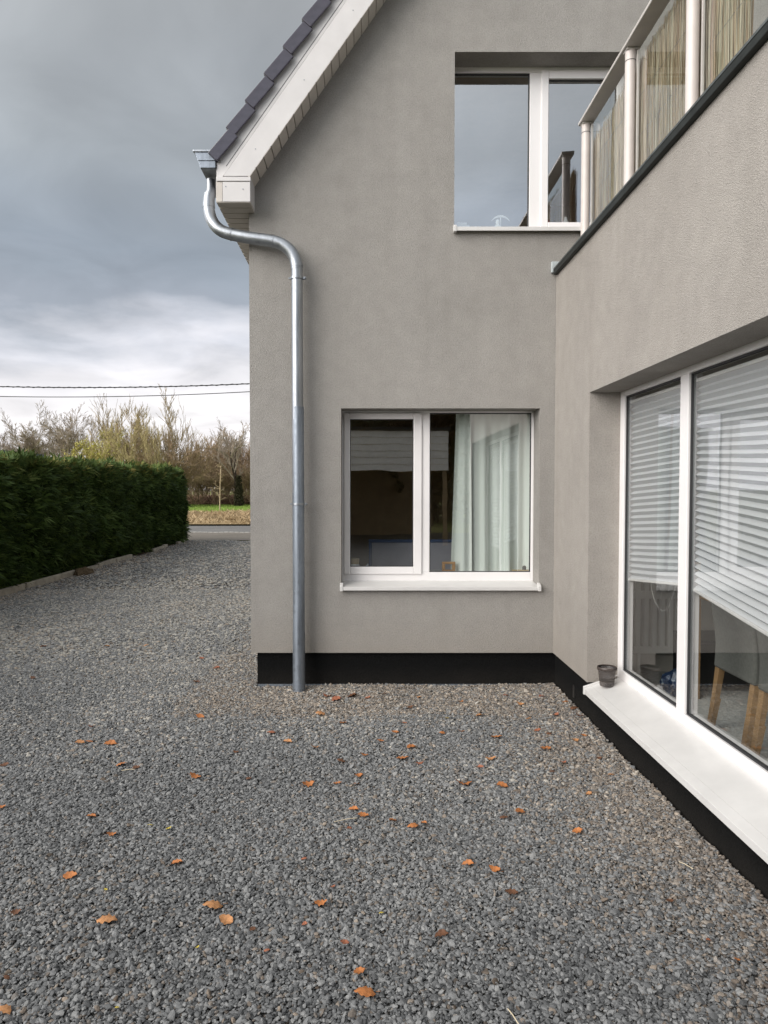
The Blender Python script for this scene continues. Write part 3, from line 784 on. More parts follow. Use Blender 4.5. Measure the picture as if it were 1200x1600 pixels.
cp = MB(); cp.prism([(1.45, YA - .03, ZC), (1.45, YA - .03, ZC + .043), (1.66, YA - .03, ZC + .052), (1.66, YA - .03, ZC)],
                    [(1.45, YF - .03, ZC), (1.45, YF - .03, ZC + .043), (1.66, YF - .03, ZC + .052), (1.66, YF - .03, ZC)])
coping = cp.build('coping', M_coping, annex, .004)
MB().box(1.4475, 1.4535, YA - .02, YF - .04, ZC + .036, ZC + .0475).build('coping_edge', simple('pale_metal_edge', (.10, .11, .11), .5, .3, .5, 25), coping)  # paler strip along the upper front edge of the coping
MB().box(1.437, 1.50, YF - .029, YF - .002, ZC + .02, ZC + .105).build('flashing_upstand', M_flash, annex, .004)
# window of the annex
def ax(mb_, y0, y1, z0, z1, d0=-.075, d1=0.0): return mb_.box(XWn - d1, XWn - d0, y0, y1, z0, z1)
zw0, zw1 = ao[2] - .03, ao[3] + .02
zb_, zt_ = .365, ao[3] - .034
m_ = MB()
ax(m_, 4.625, 4.73, zw0, zw1); ax(m_, 1.68, 1.785, zw0, zw1)
muls = [(3.71, 3.805), (2.66, 2.755)]
for a_, c_ in muls: ax(m_, a_, c_, zb_, zt_)
ax(m_, 1.785, 4.625, zw0, zb_); ax(m_, 1.785, 4.625, zt_, zw1)
awin = m_.build('window', M_upvc, annex, .004); awin['label'] = 'wide white three pane window with pleated blinds'
edges = [1.785, muls[1][0], muls[1][1], muls[0][0], muls[0][1], 4.625]
for k in (0, 2, 4):
    y0, y1 = edges[k], edges[k + 1]
    m_ = MB(); t = .008
    ax(m_, y0, y0 + t, zb_, zt_, -.035, -.014); ax(m_, y1 - t, y1, zb_, zt_, -.035, -.014); ax(m_, y0 + t, y1 - t, zb_, zb_ + t, -.035, -.014); ax(m_, y0 + t, y1 - t, zt_ - t, zt_, -.035, -.014)
    m_.build('gasket', M_gasket, awin)
    MB().poly([(XWn + .024, y0 - .002, zb_ - .002), (XWn + .024, y1 + .002, zb_ - .002), (XWn + .024, y1 + .002, zt_ + .002), (XWn + .024, y0 - .002, zt_ + .002)]).build('pane', M_glass_a, awin, recalc=False)
    m_ = MB(); ax(m_, y1 - .016, y1 - .0085, zb_ + .009, zt_ - .009, -.034, -.026); m_.build('pane_spacer', simple('aluminium_spacer', (.35, .36, .36), .4, .6), awin)
zs0, zs1, xs1 = .308, .236, 1.45
sq = lambda y: [(XWn, y, zs0), (xs1, y, zs1), (xs1, y, zs1 - .034), (xs1 + .004, y, zs1 - .034), (xs1 + .004, y, zs1 - .004), (XWn, y, zs0 - .004)]
asill = MB().prism(sq(1.73), sq(4.655)).build('sill', M_sill, awin, .0015)
m_ = MB(); e0 = [(XWn - .01, 4.64, .33), (xs1 - .005, 4.64, zs1 + .012), (xs1 - .005, 4.64, zs1 - .040), (XA - .001, 4.64, zs1 - .040), (XA - .001, 4.64, zs1 + .0)]
e0 = [(XWn - .012, 4.648, .325), (xs1 - .004, 4.648, zs1 + .013), (xs1 - .004, 4.648, zs1 - .040), (XA - .002, 4.648, zs1 - .040)]
m_.prism(e0, [(p[0], p[1] + .018, p[2]) for p in e0]); m_.build('sill_end_cap', M_sill, awin, .003)
m_ = MB(); m_.box(XWn - .004, XWn - .0005, 3.72, 3.76, .325, .352); m_.build('drain_cap', M_upvc, awin, .001)

# annex interior
ZFl = .15
r_ = MB(); y0, y1, x0, x1, z1_ = YA + .2, YF - .12, XWn + .095, 6.0, 2.75
r_.poly([(x1, y0, ZFl), (x1, y0, z1_), (x1, y1, z1_), (x1, y1, ZFl)])
r_.poly([(x0, y0, ZFl), (x1, y0, ZFl), (x1, y0, z1_), (x0, y0, z1_)])
r_.poly([(x0, y1, ZFl), (x0, y1, z1_), (x1, y1, z1_), (x1, y1, ZFl)])
r_.poly([(x0, y0, z1_), (x1, y0, z1_), (x1, y1, z1_), (x0, y1, z1_)])
grid_wall(r_, [y0, y1, ao[0], ao[1]], [ZFl, z1_, ao[2], ao[3]], [ao], lambda u, z_: (x0, u, z_))
r_.build('inner_wall', M_room, annex, recalc=False)
fl = MB().poly([(x0, y0, ZFl + .001), (x1, y0, ZFl + .001), (x1, y1, ZFl + .001), (x0, y1, ZFl + .001)]).build('room_floor', M_floor, annex, recalc=False)
MB().box(x0 - .02, x0 + .09, 1.75, 4.66, ao[2] - .06, ao[2] + .008).build('inner_sill', simple('inner_sill_white', (.7, .7, .68), .4), annex)

# ---- balcony railing on the annex
KR = 1.09
XP = 1.545 * KR
rail = thing('balcony_railing', 'white balcony railing with round posts and clear glass panels', 'railing', (XP, YA, ZC + .01))
ZR = CAM_Z + 2.555 * KR
pys = [5.04 * KR, 4.21 * KR, 3.413 * KR, 2.60 * KR, 1.79 * KR]
RX0, RX1, RYE = 1.50 * KR, 1.597 * KR, 5.535
MB().prism([(RX0, YA - .02, ZR), (RX0, YA - .02, ZR + .022), (RX1, YA - .02, ZR + .03), (RX1, YA - .02, ZR)],
           [(RX0, RYE, ZR), (RX0, RYE, ZR + .022), (RX1, RYE, ZR + .03), (RX1, RYE, ZR)]).build('handrail', M_rail, rail, .004)
MB().box(RX0 - .0015, RX1 + .0015, 3.775 * KR, 3.775 * KR + .004, ZR - .0015, ZR + .026).build('rail_joint', M_gasket, rail)
for y in pys:
    q = MB(); q.tube([(XP, y, ZC + .008), (XP, y, ZR + .002)], .0325, 20); po = q.build('post', M_post, rail, smooth=True)
    q = MB(); q.tube([(XP, y, ZR - .075), (XP, y, ZR - .071)], .034, 20); q.build('post_ring', M_gasket, po, smooth=True)
    q = MB(); q.box(XP - .034, XP + .046, y - .034, y + .034, ZR - .012, ZR - .0005); q.build('post_bracket', M_rail, po, .002)
for k in range(4):
    y1, y0 = pys[k] - .036, pys[k + 1] + .036
    MB().poly([(XP + .036, y0, ZC + .06), (XP + .036, y1, ZC + .06), (XP + .036, y1, ZR - .03), (XP + .036, y0, ZR - .03)]).build('glass_panel', M_glass_b, rail, recalc=False)
    for yy in (y0, y1): MB().box(XP + .030, XP + .044, yy - .004, yy + .008, ZC + .055, ZR - .02).build('panel_clip', M_rail, rail, .001)
# reed mat behind the glass
def reeds(y0, y1, z0, ztop, seed, per=1100):
    r = np.random.default_rng(seed); n = int((y1 - y0) * per)
    y = y0 + (y1 - y0) * (np.arange(n) + r.random(n)) / n
    xx = XP + .062 + r.uniform(0, .024, n); rad = r.uniform(.0012, .0026, n)
    lean = r.normal(0, .014, n); leanx = r.normal(0, .004, n)
    zt = ztop(y) + r.normal(0, .022, n); zb = z0 + r.uniform(0, .02, n)
    ang = np.array([0, 2.094, 4.189])
    ring = np.stack([np.cos(ang), np.sin(ang)], -1)
    mid = r.normal(0, .006, (n, 2))
    lv = []
    for t, (ox, oy) in ((0, (0, 0)), (.5, (1, 1)), (1, (2, 2))):
        cx = xx + (leanx * t) + (mid[:, 0] * (t == .5)); cyy = y + lean * t + mid[:, 1] * (t == .5); cz = zb + (zt - zb) * t
        ro = rad * (1 - .25 * t)
        lv.append(np.stack([cx[:, None] + ring[:, 0] * ro[:, None], cyy[:, None] + ring[:, 1] * ro[:, None], np.repeat(cz[:, None], 3, 1)], -1))
    vv = np.stack(lv, 1).reshape(-1, 3)
    base = np.arange(n)[:, None] * 9
    fs = []
    for l in range(2):
        for k in range(3):
            fs.append(np.concatenate([base + l * 3 + k, base + l * 3 + (k + 1) % 3, base + (l + 1) * 3 + (k + 1) % 3, base + (l + 1) * 3 + k], 1))
    ff_ = np.concatenate(fs, 0)
    tv = np.repeat(r.random(n), 9)
    return vv, ff_, tv
M_reed, nt, b = newmat('dry_reed')
at_ = N(nt, 'ShaderNodeAttribute', attribute_name='tint')
r1 = ramp_node(nt, at_.outputs['Fac'], [(0, (.16, .10, .06)), (.15, (.33, .23, .14)), (.45, (.48, .395, .27)), (.65, (.47, .44, .33)), (.85, (.60, .54, .43)), (1, (.42, .23, .12))])
nt.links.new(r1.outputs[0], b.inputs['Base Color']); b.inputs['Roughness'].default_value = .7
reed = thing('reed_screen', 'tan reed mat tied behind the balcony glass', 'reed screen', (XP + .07, 2.9, ZC + .06))
for i, (a_, c_, sd) in enumerate(((3.30, 5.50, 3), (1.9, 3.13, 5))):
    vv, ff_, tv = reeds(a_, c_, ZC + .055, lambda y: ZR - .05 + .03 * np.sin(y * 2.1 + 1) - .05 * (y > 4.7) * (y - 4.7) * 2, sd)
    vv = vv - np.array(reed.location)
    o = np_mesh('reeds', vv, ff_, M_reed, reed, {'tint': ('POINT', tv)}, smooth=True); o['kind'] = 'stuff'
for zz in (ZC + .35, ZC + .6, ZC + .85): MB().tube([(XP + .06, 3.30, zz), (XP + .06, 4.4, zz - .01), (XP + .06, 5.5, zz + .01)], .0012, 5).build('tie_wire', M_zinc_old, reed)

# ================================================================== things behind the panes
M_curt, nt, b = newmat('pale_curtain_cloth')
b.inputs['Base Color'].default_value = (.80, .83, .80, 1); b.inputs['Roughness'].default_value = .9
v = mapped(nt, (1, 1, 1)); n = noise(nt, 400, 2, .5, v); bump(nt, b, n.outputs[0], .2, .002)
def curtain(px0, px1, px0b, px1b, Y, z0, z1, folds, amp, seed, name, label):
    nx, nz_ = 90, 14
    xs0, xs1, xb0, xb1 = X(px0, Y), X(px1, Y), X(px0b, Y), X(px1b, Y)
    vv = []
    r = random.Random(seed); ph = [r.uniform(0, 6.28) for _ in range(4)]
    for j in range(nz_ + 1):
        t = j / nz_
        for i in range(nx + 1):
            u = i / nx
            x = (xs0 + (xs1 - xs0) * u) * (1 - t) + (xb0 + (xb1 - xb0) * u) * t
            w_ = math.sin(u * folds * 6.283 + ph[0] + .5 * math.sin(t * 2 + ph[1])) + .5 * math.sin(u * folds * 2.3 * 6.283 + ph[2])
            vv.append((x, Y + amp * w_ * (.55 + .45 * t), z1 + (z0 - z1) * t))
    vv = np.array(vv); i = np.arange((nx + 1) * nz_).reshape(nz_, nx + 1)[:, :-1].ravel()
    o = np_mesh(name, vv, np.stack([i, i + 1, i + nx + 2, i + nx + 1], -1), M_curt, None, smooth=True)
    return tag(o, label, 'curtain')
curtain(713, 734, 703, 739, 5.885, .55, 2.30, .8, .022, 1, 'curtain', 'narrow pale curtain gathered left of the wide curtain in the lower window')
curtain(732, 829, 735, 829, 5.92, .55, 2.30, 2.3, .030, 4, 'curtain', 'wide pale green white curtain in the right pane of the lower window')

def zsurf(name, y0, y1, x, ztop, zb0, zb1, n, depth, mat, label, group):
    """Pleated blind: zigzag cloth between a fixed top and a bottom rail that may hang askew."""
    vv = []; m = 16
    rows = 2 * n
    for j in range(rows + 1):
        t = (j / rows)
        for i in range(m + 1):
            u = i / m
            zb = zb0 + (zb1 - zb0) * u
            tt = t ** 1.0
            zz = ztop + (zb - ztop) * (tt if t < .72 else .72 + (t - .72) * 1.0)
            # lower pleats bunch and sag
            zz += -.006 * math.sin(u * 3.14) * max(0, t - .6) * 2
            vv.append((x + (depth if j % 2 else 0), y0 + (y1 - y0) * u, zz))
    vv = np.array(vv); i = np.arange((m + 1) * rows).reshape(rows, m + 1)[:, :-1].ravel()
    root = thing(name, label, 'blind', (x, (y0 + y1) / 2, ztop), group)
    np_mesh('pleated_cloth', vv - np.array(root.location), np.stack([i, i + 1, i + m + 2, i + m + 1], -1), mat, root)
    q = MB(); q.hexa([(x - .004, y0, zb0 - .016), (x + depth + .004, y0, zb0 - .016), (x + depth + .004, y1, zb1 - .016), (x - .004, y1, zb1 - .016),
                      (x - .004, y0, zb0), (x + depth + .004, y0, zb0), (x + depth + .004, y1, zb1), (x - .004, y1, zb1)]); q.build('bottom_rail', M_sill, root, .003)
    MB().box(x - .004, x + depth + .004, y0, y1, ztop, ztop + .02).build('top_rail', M_sill, root, .003)
    if y0 < 3.8: return root
    q = MB()
    q.tube(smooth_path([(x + .012, y0 + .12, zb0 - .016), (x + .012, y0 + .2, zb0 - .14), (x + .012, y0 + .30, zb0 - .20), (x + .012, y0 + .42, zb0 - .15), (x + .012, y0 + .5, zb0 - .016)]), .0007, 5)
    q.build('cord', M_sill, root)
    return root
M_blind, nt, b = newmat('pleated_blind_cloth')
b.inputs['Base Color'].default_value = (.73, .74, .76, 1); b.inputs['Roughness'].default_value = .85
trl = N(nt, 'ShaderNodeBsdfTranslucent'); trl.inputs[0].default_value = (.7, .74, .76, 1)
mxs = N(nt, 'ShaderNodeMixShader'); mxs.inputs[0].default_value = .3
nt.links.new(b.outputs[0], mxs.inputs[1]); nt.links.new(trl.outputs[0], mxs.inputs[2]); nt.links.new(mxs.outputs[0], nt.nodes['Material Output'].inputs[0])
BX = 1.721
zsurf('pleated_blind', 3.812, 4.618, BX, 2.105, 1.045, .972, 29, .026, M_blind, 'pleated white blind in the narrow far pane of the annex window', 'pleated blinds')
zsurf('pleated_blind', 2.762, 3.703, BX, 2.105, .905, 1.035, 29, .026, M_blind, 'pleated white blind hanging askew in front of the chairs', 'pleated blinds')
zsurf('pleated_blind', 1.79, 2.653, BX, 2.105, .80, .82, 29, .026, M_blind, 'pleated white blind in the nearest pane of the annex window', 'pleated blinds')

# dining chairs: backs to the window
def make_chair(loc, label):
    t = thing('dining_chair', label, 'chair', loc, 'dining chairs at the annex window', local=True)
    H, W, Dp = 1.0, .43, .50
    # local: back at x=0 facing the window, seat towards +x, width along y
    def rear(z): return -.045 * ((max(0, .47 - z) / .47) ** 1.2) - .10 * (max(0, z - .47) / .53) ** 1.6
    bk = MB(); n_ = 9
    zs = [.36 + (H - .36) * i / n_ for i in range(n_ + 1)]
    a_ = [(rear(z), 0, z) for z in zs] + [(rear(z) + .075 - .03 * (z > .6) * (z - .6) / .4, 0, z) for z in reversed(zs)]
    bk.prism([(p[0], -W / 2, p[2]) for p in a_], [(p[0], W / 2, p[2]) for p in a_])
    ob = bk.build('backrest', M_chair, t, .016, smooth=True)
    MB().box(.076, Dp, -W / 2 - .01, W / 2 + .01, .36, .47).build('seat', M_chair, t, .025, smooth=True)
    for sy in (-1, 1):
        q = MB(); y = sy * (W / 2 - .027)
        p = [(rear(0.36) + .012, .36), (rear(.18) + .008, .18), (rear(0), 0)]
        for (xa_, za_), (xb_, zb2) in zip(p, p[1:]):
            q.hexa([(xb_, y - .02, zb2), (xb_ + .028, y - .02, zb2), (xb_ + .028, y + .02, zb2), (xb_, y + .02, zb2), (xa_, y - .023, za_), (xa_ + .036, y - .023, za_), (xa_ + .036, y + .023, za_), (xa_, y + .023, za_)])
        q.build('leg', M_oak, t)
        MB().box(Dp - .06, Dp - .02, y - .02, y + .02, 0, .36).build('leg', M_oak, t, .003)
    return t
make_chair((2.058, 3.935, ZFl), 'grey green upholstered chair with oak legs nearest the table leg')
make_chair((2.05, 3.455, ZFl), 'grey green upholstered chair with oak legs cut by the right edge')
tbl = thing('dining_table', 'oak dining table behind the chairs in the annex', 'table', (2.2, 3.3, ZFl))
MB().box(2.15, 3.1, 2.3, 4.80, ZFl + .70, ZFl + .745).build('table_top', M_oak, tbl, .004)
for x_ in (2.18, 2.99):
    for y_ in (2.35, 4.70): MB().box(x_, x_ + .06, y_, y_ + .065, ZFl, ZFl + .70).build('leg', M_oak, tbl, .004)
radt = thing('radiator', 'white column radiator on the annex back wall', 'radiator', (2.2, YF - .17, ZFl + .12))
for k in range(6):
    x_ = 2.06 + k * .062
    MB().box(x_, x_ + .036, YF - .185, YF - .145, ZFl + .19, 1.22).build('column', M_rad, radt, .006)
for z_ in (ZFl + .15, .72, 1.2): MB().box(2.05, 2.42, YF - .18, YF - .15, z_, z_ + .06).build('manifold', M_rad, radt, .006)
for x_ in (2.08, 2.38): MB().box(x_, x_ + .02, YF - .175, YF - .155, ZFl, ZFl + .16).build('foot', M_rad, radt)
cab = thing('low_cabinet', 'low black cabinet below the radiator side', 'cabinet', (2.7, 5.1, ZFl))
MB().box(2.28, 3.6, 4.85, 5.22, ZFl + .04, ZFl + .36).build('body', M_black, cab, .004)
for x_ in (2.33, 3.5): MB().box(x_, x_ + .05, 4.9, 5.17, ZFl, ZFl + .04).build('foot', M_black, cab)
for x_ in (2.30, 2.95): MB().box(x_, x_ + .63, 4.838, 4.8495, ZFl + .07, ZFl + .34).build('door', M_black, cab, .002)
bmx = bmesh.new(); bmesh.ops.create_icosphere(bmx, subdivisions=3, radius=.10)
rk = random.Random(5)
for v_ in bmx.verts:
    v_.co *= 1 + .22 * math.sin(v_.co.x * 60 + 1) * math.sin(v_.co.y * 55) + rk.uniform(-.06, .06); v_.co.z = max(-.085, v_.co.z * .9)
bme = bpy.data.meshes.new('crumpled_bag'); bmx.to_mesh(bme); bmx.free()
M_bag, nt, b = newmat('blue_white_bag'); v = mapped(nt); n = noise(nt, 22, 3, .6, v)
r1 = ramp_node(nt, n.outputs[0], [(.35, (.008, .016, .04)), (.58, (.015, .04, .10)), (.7, (.30, .38, .45))]); nt.links.new(r1.outputs[0], b.inputs['Base Color']); b.inputs['Roughness'].default_value = .35
bme.materials.append(M_bag); bag = link('crumpled_bag', bme, None, (2.13, 4.78, ZFl + .085)); tag(bag, 'crumpled blue and white bag on the annex floor', 'bag')

# things on the lower window's inner sill and in that room
isz = V(893) - .02
MB().box(lw[0] - .1, lw[1] + .1, YW + .092, YW + .30, isz - .03, isz).build('inner_sill', simple('inner_sill_cream', (.6, .58, .54), .4), house, .003)
def prop(name, label, cat, mbs):
    c = sum((m.v[0] for m, *_ in mbs), Vector()) / len(mbs)
    t = thing(name, label, cat, tuple(c))
    for m, nm_, mt, bv in mbs: m.build(nm_, mt, t, bv, smooth=True)
    return t
M_wood = simple('toy_wood', (.42, .22, .08), .5, 0, .2, 30)
M_whitep = simple('white_plastic', (.75, .75, .78), .3)
Yi = YW + .115
p = at(553, 884, Yi); pz = isz
prop('jar', 'white jar with tan lid at the left end of the lower window sill', 'jar', [
    (MB().lathe([(.0, 0), (.045, 0), (.058, .02), (.06, .05), (.042, .066), (.04, .07)], (p.x, Yi, pz)), 'body', M_whitep, 0),
    (MB().lathe([(.0, .0705), (.042, .0705), (.046, .09), (.046, .115), (.0, .118)], (p.x, Yi, pz)), 'lid', simple('tan_lid', (.42, .33, .2), .6), 0)])
q = MB(); x_ = X(571, Yi); q.prism([(x_ - .045, Yi, pz), (x_ + .03, Yi, pz), (x_ + .022, Yi, pz + .075)], [(x_ - .045, Yi + .01, pz), (x_ + .03, Yi + .01, pz), (x_ + .022, Yi + .01, pz + .075)])
tag(q.build('folded_card', simple('white_card', (.7, .7, .72), .8)), 'small white folded card beside the jar behind the glass', 'card')
x_ = X(642, Yi)
q = MB().lathe([(0, 0), (.02, .002), (.03, .015), (.032, .03), (.024, .046), (.008, .052), (0, .053)], (x_, Yi, pz)); tag(q.build('wooden_ball', simple('brown_wood', (.14, .06, .03), .4), smooth=True), 'dark brown wooden ball on the lower window sill', 'ball')
p0 = X(691, Yi); q = MB(); q.box(p0, p0 + .11, Yi - .015, Yi + .015, pz, pz + .022); q.box(p0, p0 + .026, Yi - .015, Yi + .015, pz + .0225, pz + .068); q.box(p0 + .084, p0 + .11, Yi - .015, Yi + .015, pz + .0225, pz + .068); q.box(p0, p0 + .11, Yi - .015, Yi + .015, pz + .0685, pz + .088)
tag(q.build('wooden_toy', M_wood, bevel=.006), 'square wooden toy frame before the narrow curtain', 'toy')
p0 = X(801, Yi); q = MB(); q.box(p0, p0 + .15, Yi - .02, Yi + .02, pz, pz + .022)
wt_ = thing('wooden_train', 'flat pale wooden toy with dark knob at right sill end', 'toy', (p0 + .07, Yi, pz)); q.build('plank', simple('pale_wood', (.5, .38, .2), .6), wt_, .004)
MB().lathe([(.016, .0222), (.016, .045), (.010, .055), (0, .056)], (p0 + .1, Yi, pz)).build('knob', M_black, wt_, smooth=True)
Yh = 6.45
hb = thing('headboard', 'grey panel with blue border standing behind the lower window', 'headboard', (X(640, Yh), Yh, .25))
hx0, hx1, hz = X(576, Yh), X(735, Yh), Z(843, Yh)
MB().box(hx0 + .03, hx1, Yh, Yh + .03, .27, hz - .028).build('panel', simple('grey_panel', (.42, .40, .46), .8), hb, .004)
M_blue = simple('blue_border', (.045, .085, .20), .6)
MB().box(hx0, hx1, Yh - .006, Yh + .036, hz - .027, hz).build('border', M_blue, hb, .004)
MB().box(hx0, hx0 + .029, Yh - .006, Yh + .036, .25, hz - .028).build('border', M_blue, hb, .004)
# upper window sill ornaments
isz2 = V(350) - .01
MB().box(uw[0] - .1, uw[1] + .1, YW + .092, YW + .30, isz2 - .03, isz2).build('inner_sill', simple('inner_sill_white2', (.7, .69, .66), .4), house, .003)
M_orn = simple('white_ceramic', (.85, .84, .80), .4)
x_ = X(775, Yi); zt2 = isz2 + .0
q = MB(); q.lathe([(0, 0), (.03, .0), (.026, .03), (.014, .05), (.018, .07), (.012, .085), (0, .09)], (x_, Yi, zt2))
orn = thing('ornament', 'white figurine with curved wing on the upper window sill', 'ornament', (x_, Yi, zt2)); q.build('figure', M_orn, orn, smooth=True)
q = MB(); arc = [Vector((x_ + .03 + .085 * math.cos(a_), Yi + .03, zt2 + .05 + .075 * math.sin(a_))) for a_ in [R(150 - k * 12) for k in range(11)]]
q.tube(arc, [.002, .004, .006, .008, .009, .009, .009, .008, .006, .004, .002], 8); q.build('wing', M_orn, orn, smooth=True)
q = MB(); q.tube([Vector((x_ + .03, Yi + .03, zt2)), Vector((x_ + .03, Yi + .03, zt2 + .125))], .004, 6); q.build('stand', M_orn, orn)
x_ = X(712, Yi); q = MB(); q.box(x_ - .02, x_ + .1, Yi - .03, Yi + .04, zt2, zt2 + .035); q.box(x_, x_ + .08, Yi - .02, Yi + .03, zt2 + .0355, zt2 + .06)
tag(q.build('white_box', M_orn, bevel=.005), 'small white stepped box at left of the upper window sill', 'box')
x_ = X(880, Yi); q = MB().lathe([(0, 0), (.03, 0), (.034, .02), (.03, .06), (.014, .085), (.012, .105), (0, .107)], (x_, Yi, zt2)); tag(q.build('bottle', M_whitep, smooth=True), 'small pale bottle in the upper window right sash', 'bottle')
x_ = X(851, Yi); q = MB().lathe([(0, 0), (.022, 0), (.026, .03), (.026, .07), (.016, .085), (0, .086)], (x_, Yi, zt2)); tag(q.build('red_candle', simple('red_wax', (.5, .02, .03), .4), smooth=True), 'red candle beside the upper window mullion', 'candle')

# plant pot on the annex sill
pp = at(948, 1083, 4.56)
zt_p = zs1 + (pp.x - xs1) / (XWn - xs1) * (zs0 - zs1)
M_pot, nt, b = newmat('smoky_plastic_pot')
b.inputs['Base Color'].default_value = (.12, .115, .115, 1); b.inputs['Roughness'].default_value = .22
trn = N(nt, 'ShaderNodeBsdfTransparent'); trn.inputs[0].default_value = (.62, .58, .56, 1); mxs = N(nt, 'ShaderNodeMixShader')
v = mapped(nt); n = noise(nt, 25, 4, .6, v); rr = ramp_node(nt, n.outputs[0], [(.35, (.2,) * 3), (.7, (.55,) * 3)])
nt.links.new(rr.outputs[0], mxs.inputs[0]); nt.links.new(trn.outputs[0], mxs.inputs[1]); nt.links.new(b.outputs[0], mxs.inputs[2]); nt.links.new(mxs.outputs[0], nt.nodes['Material Output'].inputs[0])
pot = thing('plant_pot', 'empty smoky plastic plant pot on the annex window sill', 'pot', (pp.x, pp.y, zt_p))
c = (pp.x, pp.y, zt_p + .008)
MB().lathe([(0, .002), (.042, .0), (.045, .006), (.047, .03), (.0475, .0305), (.0535, .088), (.056, .112), (.058, .115), (.0585, .102)], c).build('body', M_pot, pot, smooth=True)
MB().lathe([(.054, .108), (.0615, .107), (.063, .112), (.063, .122), (.061, .125), (.055, .123)], c).build('rim', simple('pot_rim', (.055, .042, .036), .4), pot, smooth=True)
MB().lathe([(0, .034), (.0465, .035), (.0472, .0305)], c).build('soil', M_dirt, pot)

# ================================================================== HEDGE and kerb
def sprays(n, gen, seed, length, blades=5):
    """n flat conifer sprays; gen(rng, n) -> positions, outward normals."""
    r = np.random.default_rng(seed)
    p, nrm = gen(r, n)
    d = nrm + r.normal(0, .55, (n, 3)) + np.array([0, 0, .12])
    d /= np.linalg.norm(d, axis=1, keepdims=True)
    side = np.cross(d, r.normal(0, 1, (n, 3))); side /= np.linalg.norm(side, axis=1, keepdims=True)
    L = length * np.where(r.random(n) < .08, 1.7, 1.0) * r.uniform(.6, 1.5, n)
    vs_, fs, tv = [], [], []
    t0 = r.random(n)
    for k in range(blades):
        a_ = (k - (blades - 1) / 2) * .42 + r.normal(0, .1, n)
        dk = d * np.cos(a_)[:, None] + side * np.sin(a_)[:, None]
        pk = np.cross(dk, np.cross(d, side)); pk /= np.linalg.norm(pk, axis=1, keepdims=True) + 1e-9
        l = (L * (1 - .18 * abs(k - (blades - 1) / 2)))[:, None]
        st = p + d * (L[:, None] * .10 * k * .3)
        wd = l * .075
        tip = st + dk * l; tip[:, 2] -= l[:, 0] * .12
        vs_.append(np.stack([st - pk * wd * .35, st + dk * l * .55 - pk * wd, tip, st + dk * l * .55 + pk * wd], 1))
        tv.append(np.repeat(t0[:, None], 4, 1))
    vv = np.concatenate(vs_, 0).reshape(-1, 3); tv = np.concatenate(tv, 0).ravel()
    f = np.arange(len(vv)).reshape(-1, 4)
    return vv, f, tv
M_hedge, nt, b = newmat('conifer_foliage')
ta = N(nt, 'ShaderNodeAttribute', attribute_name='tint')
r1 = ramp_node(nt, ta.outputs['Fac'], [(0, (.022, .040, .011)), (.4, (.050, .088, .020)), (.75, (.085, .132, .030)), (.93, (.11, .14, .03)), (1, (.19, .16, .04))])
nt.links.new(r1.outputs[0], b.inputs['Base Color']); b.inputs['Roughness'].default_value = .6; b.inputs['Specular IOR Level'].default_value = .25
HX, HB, HY0, HY1, HH = -5.38, -6.75, 2.5, 21.2, 1.97
def bulge(y, z): return .10 * np.sin(y * 1.9 + z * 1.3) + .06 * np.sin(y * 4.7 - z * 3.1) + .05 * np.sin(z * 5 + y * .7)
def gen_side(r, n):
    y = r.uniform(HY0, HY1, n); z = r.uniform(.06, HH, n) ** 1.0
    x = HX + bulge(y, z) * .8 - .10 * (z > HH - .25) * (z - HH + .25) / .25 - r.exponential(.05, n) - .16 * np.clip(1 - z / .45, 0, 1)
    nr_ = np.stack([np.ones(n), .4 * np.cos(y * 1.9 + z), .15 + .5 * (z > HH - .3)], -1)
    return np.stack([x, y, z], -1), nr_
def gen_top(r, n):
    y = r.uniform(HY0, HY1, n); x = r.uniform(HB, HX - .02, n)
    z = HH - .02 + .03 * np.sin(y * 2.3) + .03 * np.sin(x * 5 + y * 3.1) + r.normal(0, .03, n) + .010 * (y - 10)
    return np.stack([x, y, z], -1), np.stack([r.normal(0, .4, n), r.normal(0, .4, n), np.ones(n)], -1)
def gen_end(r, n):
    x = r.uniform(HB, HX, n); z = r.uniform(.06, HH, n)
    y = HY1 + bulge(x * 1.7, z) * .6 - r.exponential(.05, n)
    return np.stack([x, y, z], -1), np.stack([r.normal(.2, .3, n), np.ones(n), np.full(n, .2)], -1)
hedge = thing('hedge', 'tall dark green clipped conifer hedge along the drive', 'hedge', (HX - .6, 11.6, 0))
vs0 = []; fs0 = []; ts0 = []; off = 0
for n_, g_, sd, Ln in ((58000, gen_side, 11, .115), (22000, gen_top, 12, .115), (8000, gen_end, 13, .125)):
    vv, f, tv = sprays(n_, g_, sd, Ln)
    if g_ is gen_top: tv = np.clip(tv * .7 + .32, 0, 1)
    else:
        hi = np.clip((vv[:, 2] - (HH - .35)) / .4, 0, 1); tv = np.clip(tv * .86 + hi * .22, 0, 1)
    vs0.append(vv); fs0.append(f + off); ts0.append(tv); off += len(vv)
vv = np.concatenate(vs0) - np.array(hedge.location)
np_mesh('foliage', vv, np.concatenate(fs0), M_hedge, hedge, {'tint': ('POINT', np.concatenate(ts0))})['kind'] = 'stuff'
q = MB().box(HB + .2, HX - .22, HY0 + .2, HY1 - .25, .02, HH - .14).build('light_block', simple('hedge_light_block', (.008, .012, .005), 1, spec=.0), hedge)  # dark box added inside the foliage to block light
for k in range(12):
    q = MB(); y = 3.4 + k * 1.5; q.tube([(HX - .62, y, -.02), (HX - .62, y + .04, .5), (HX - .6, y, 1.4)], [.05, .04, .02], 8); q.build('stem', simple('bark', (.09, .06, .04), .9) if k == 0 else bpy.data.materials['bark'], hedge)
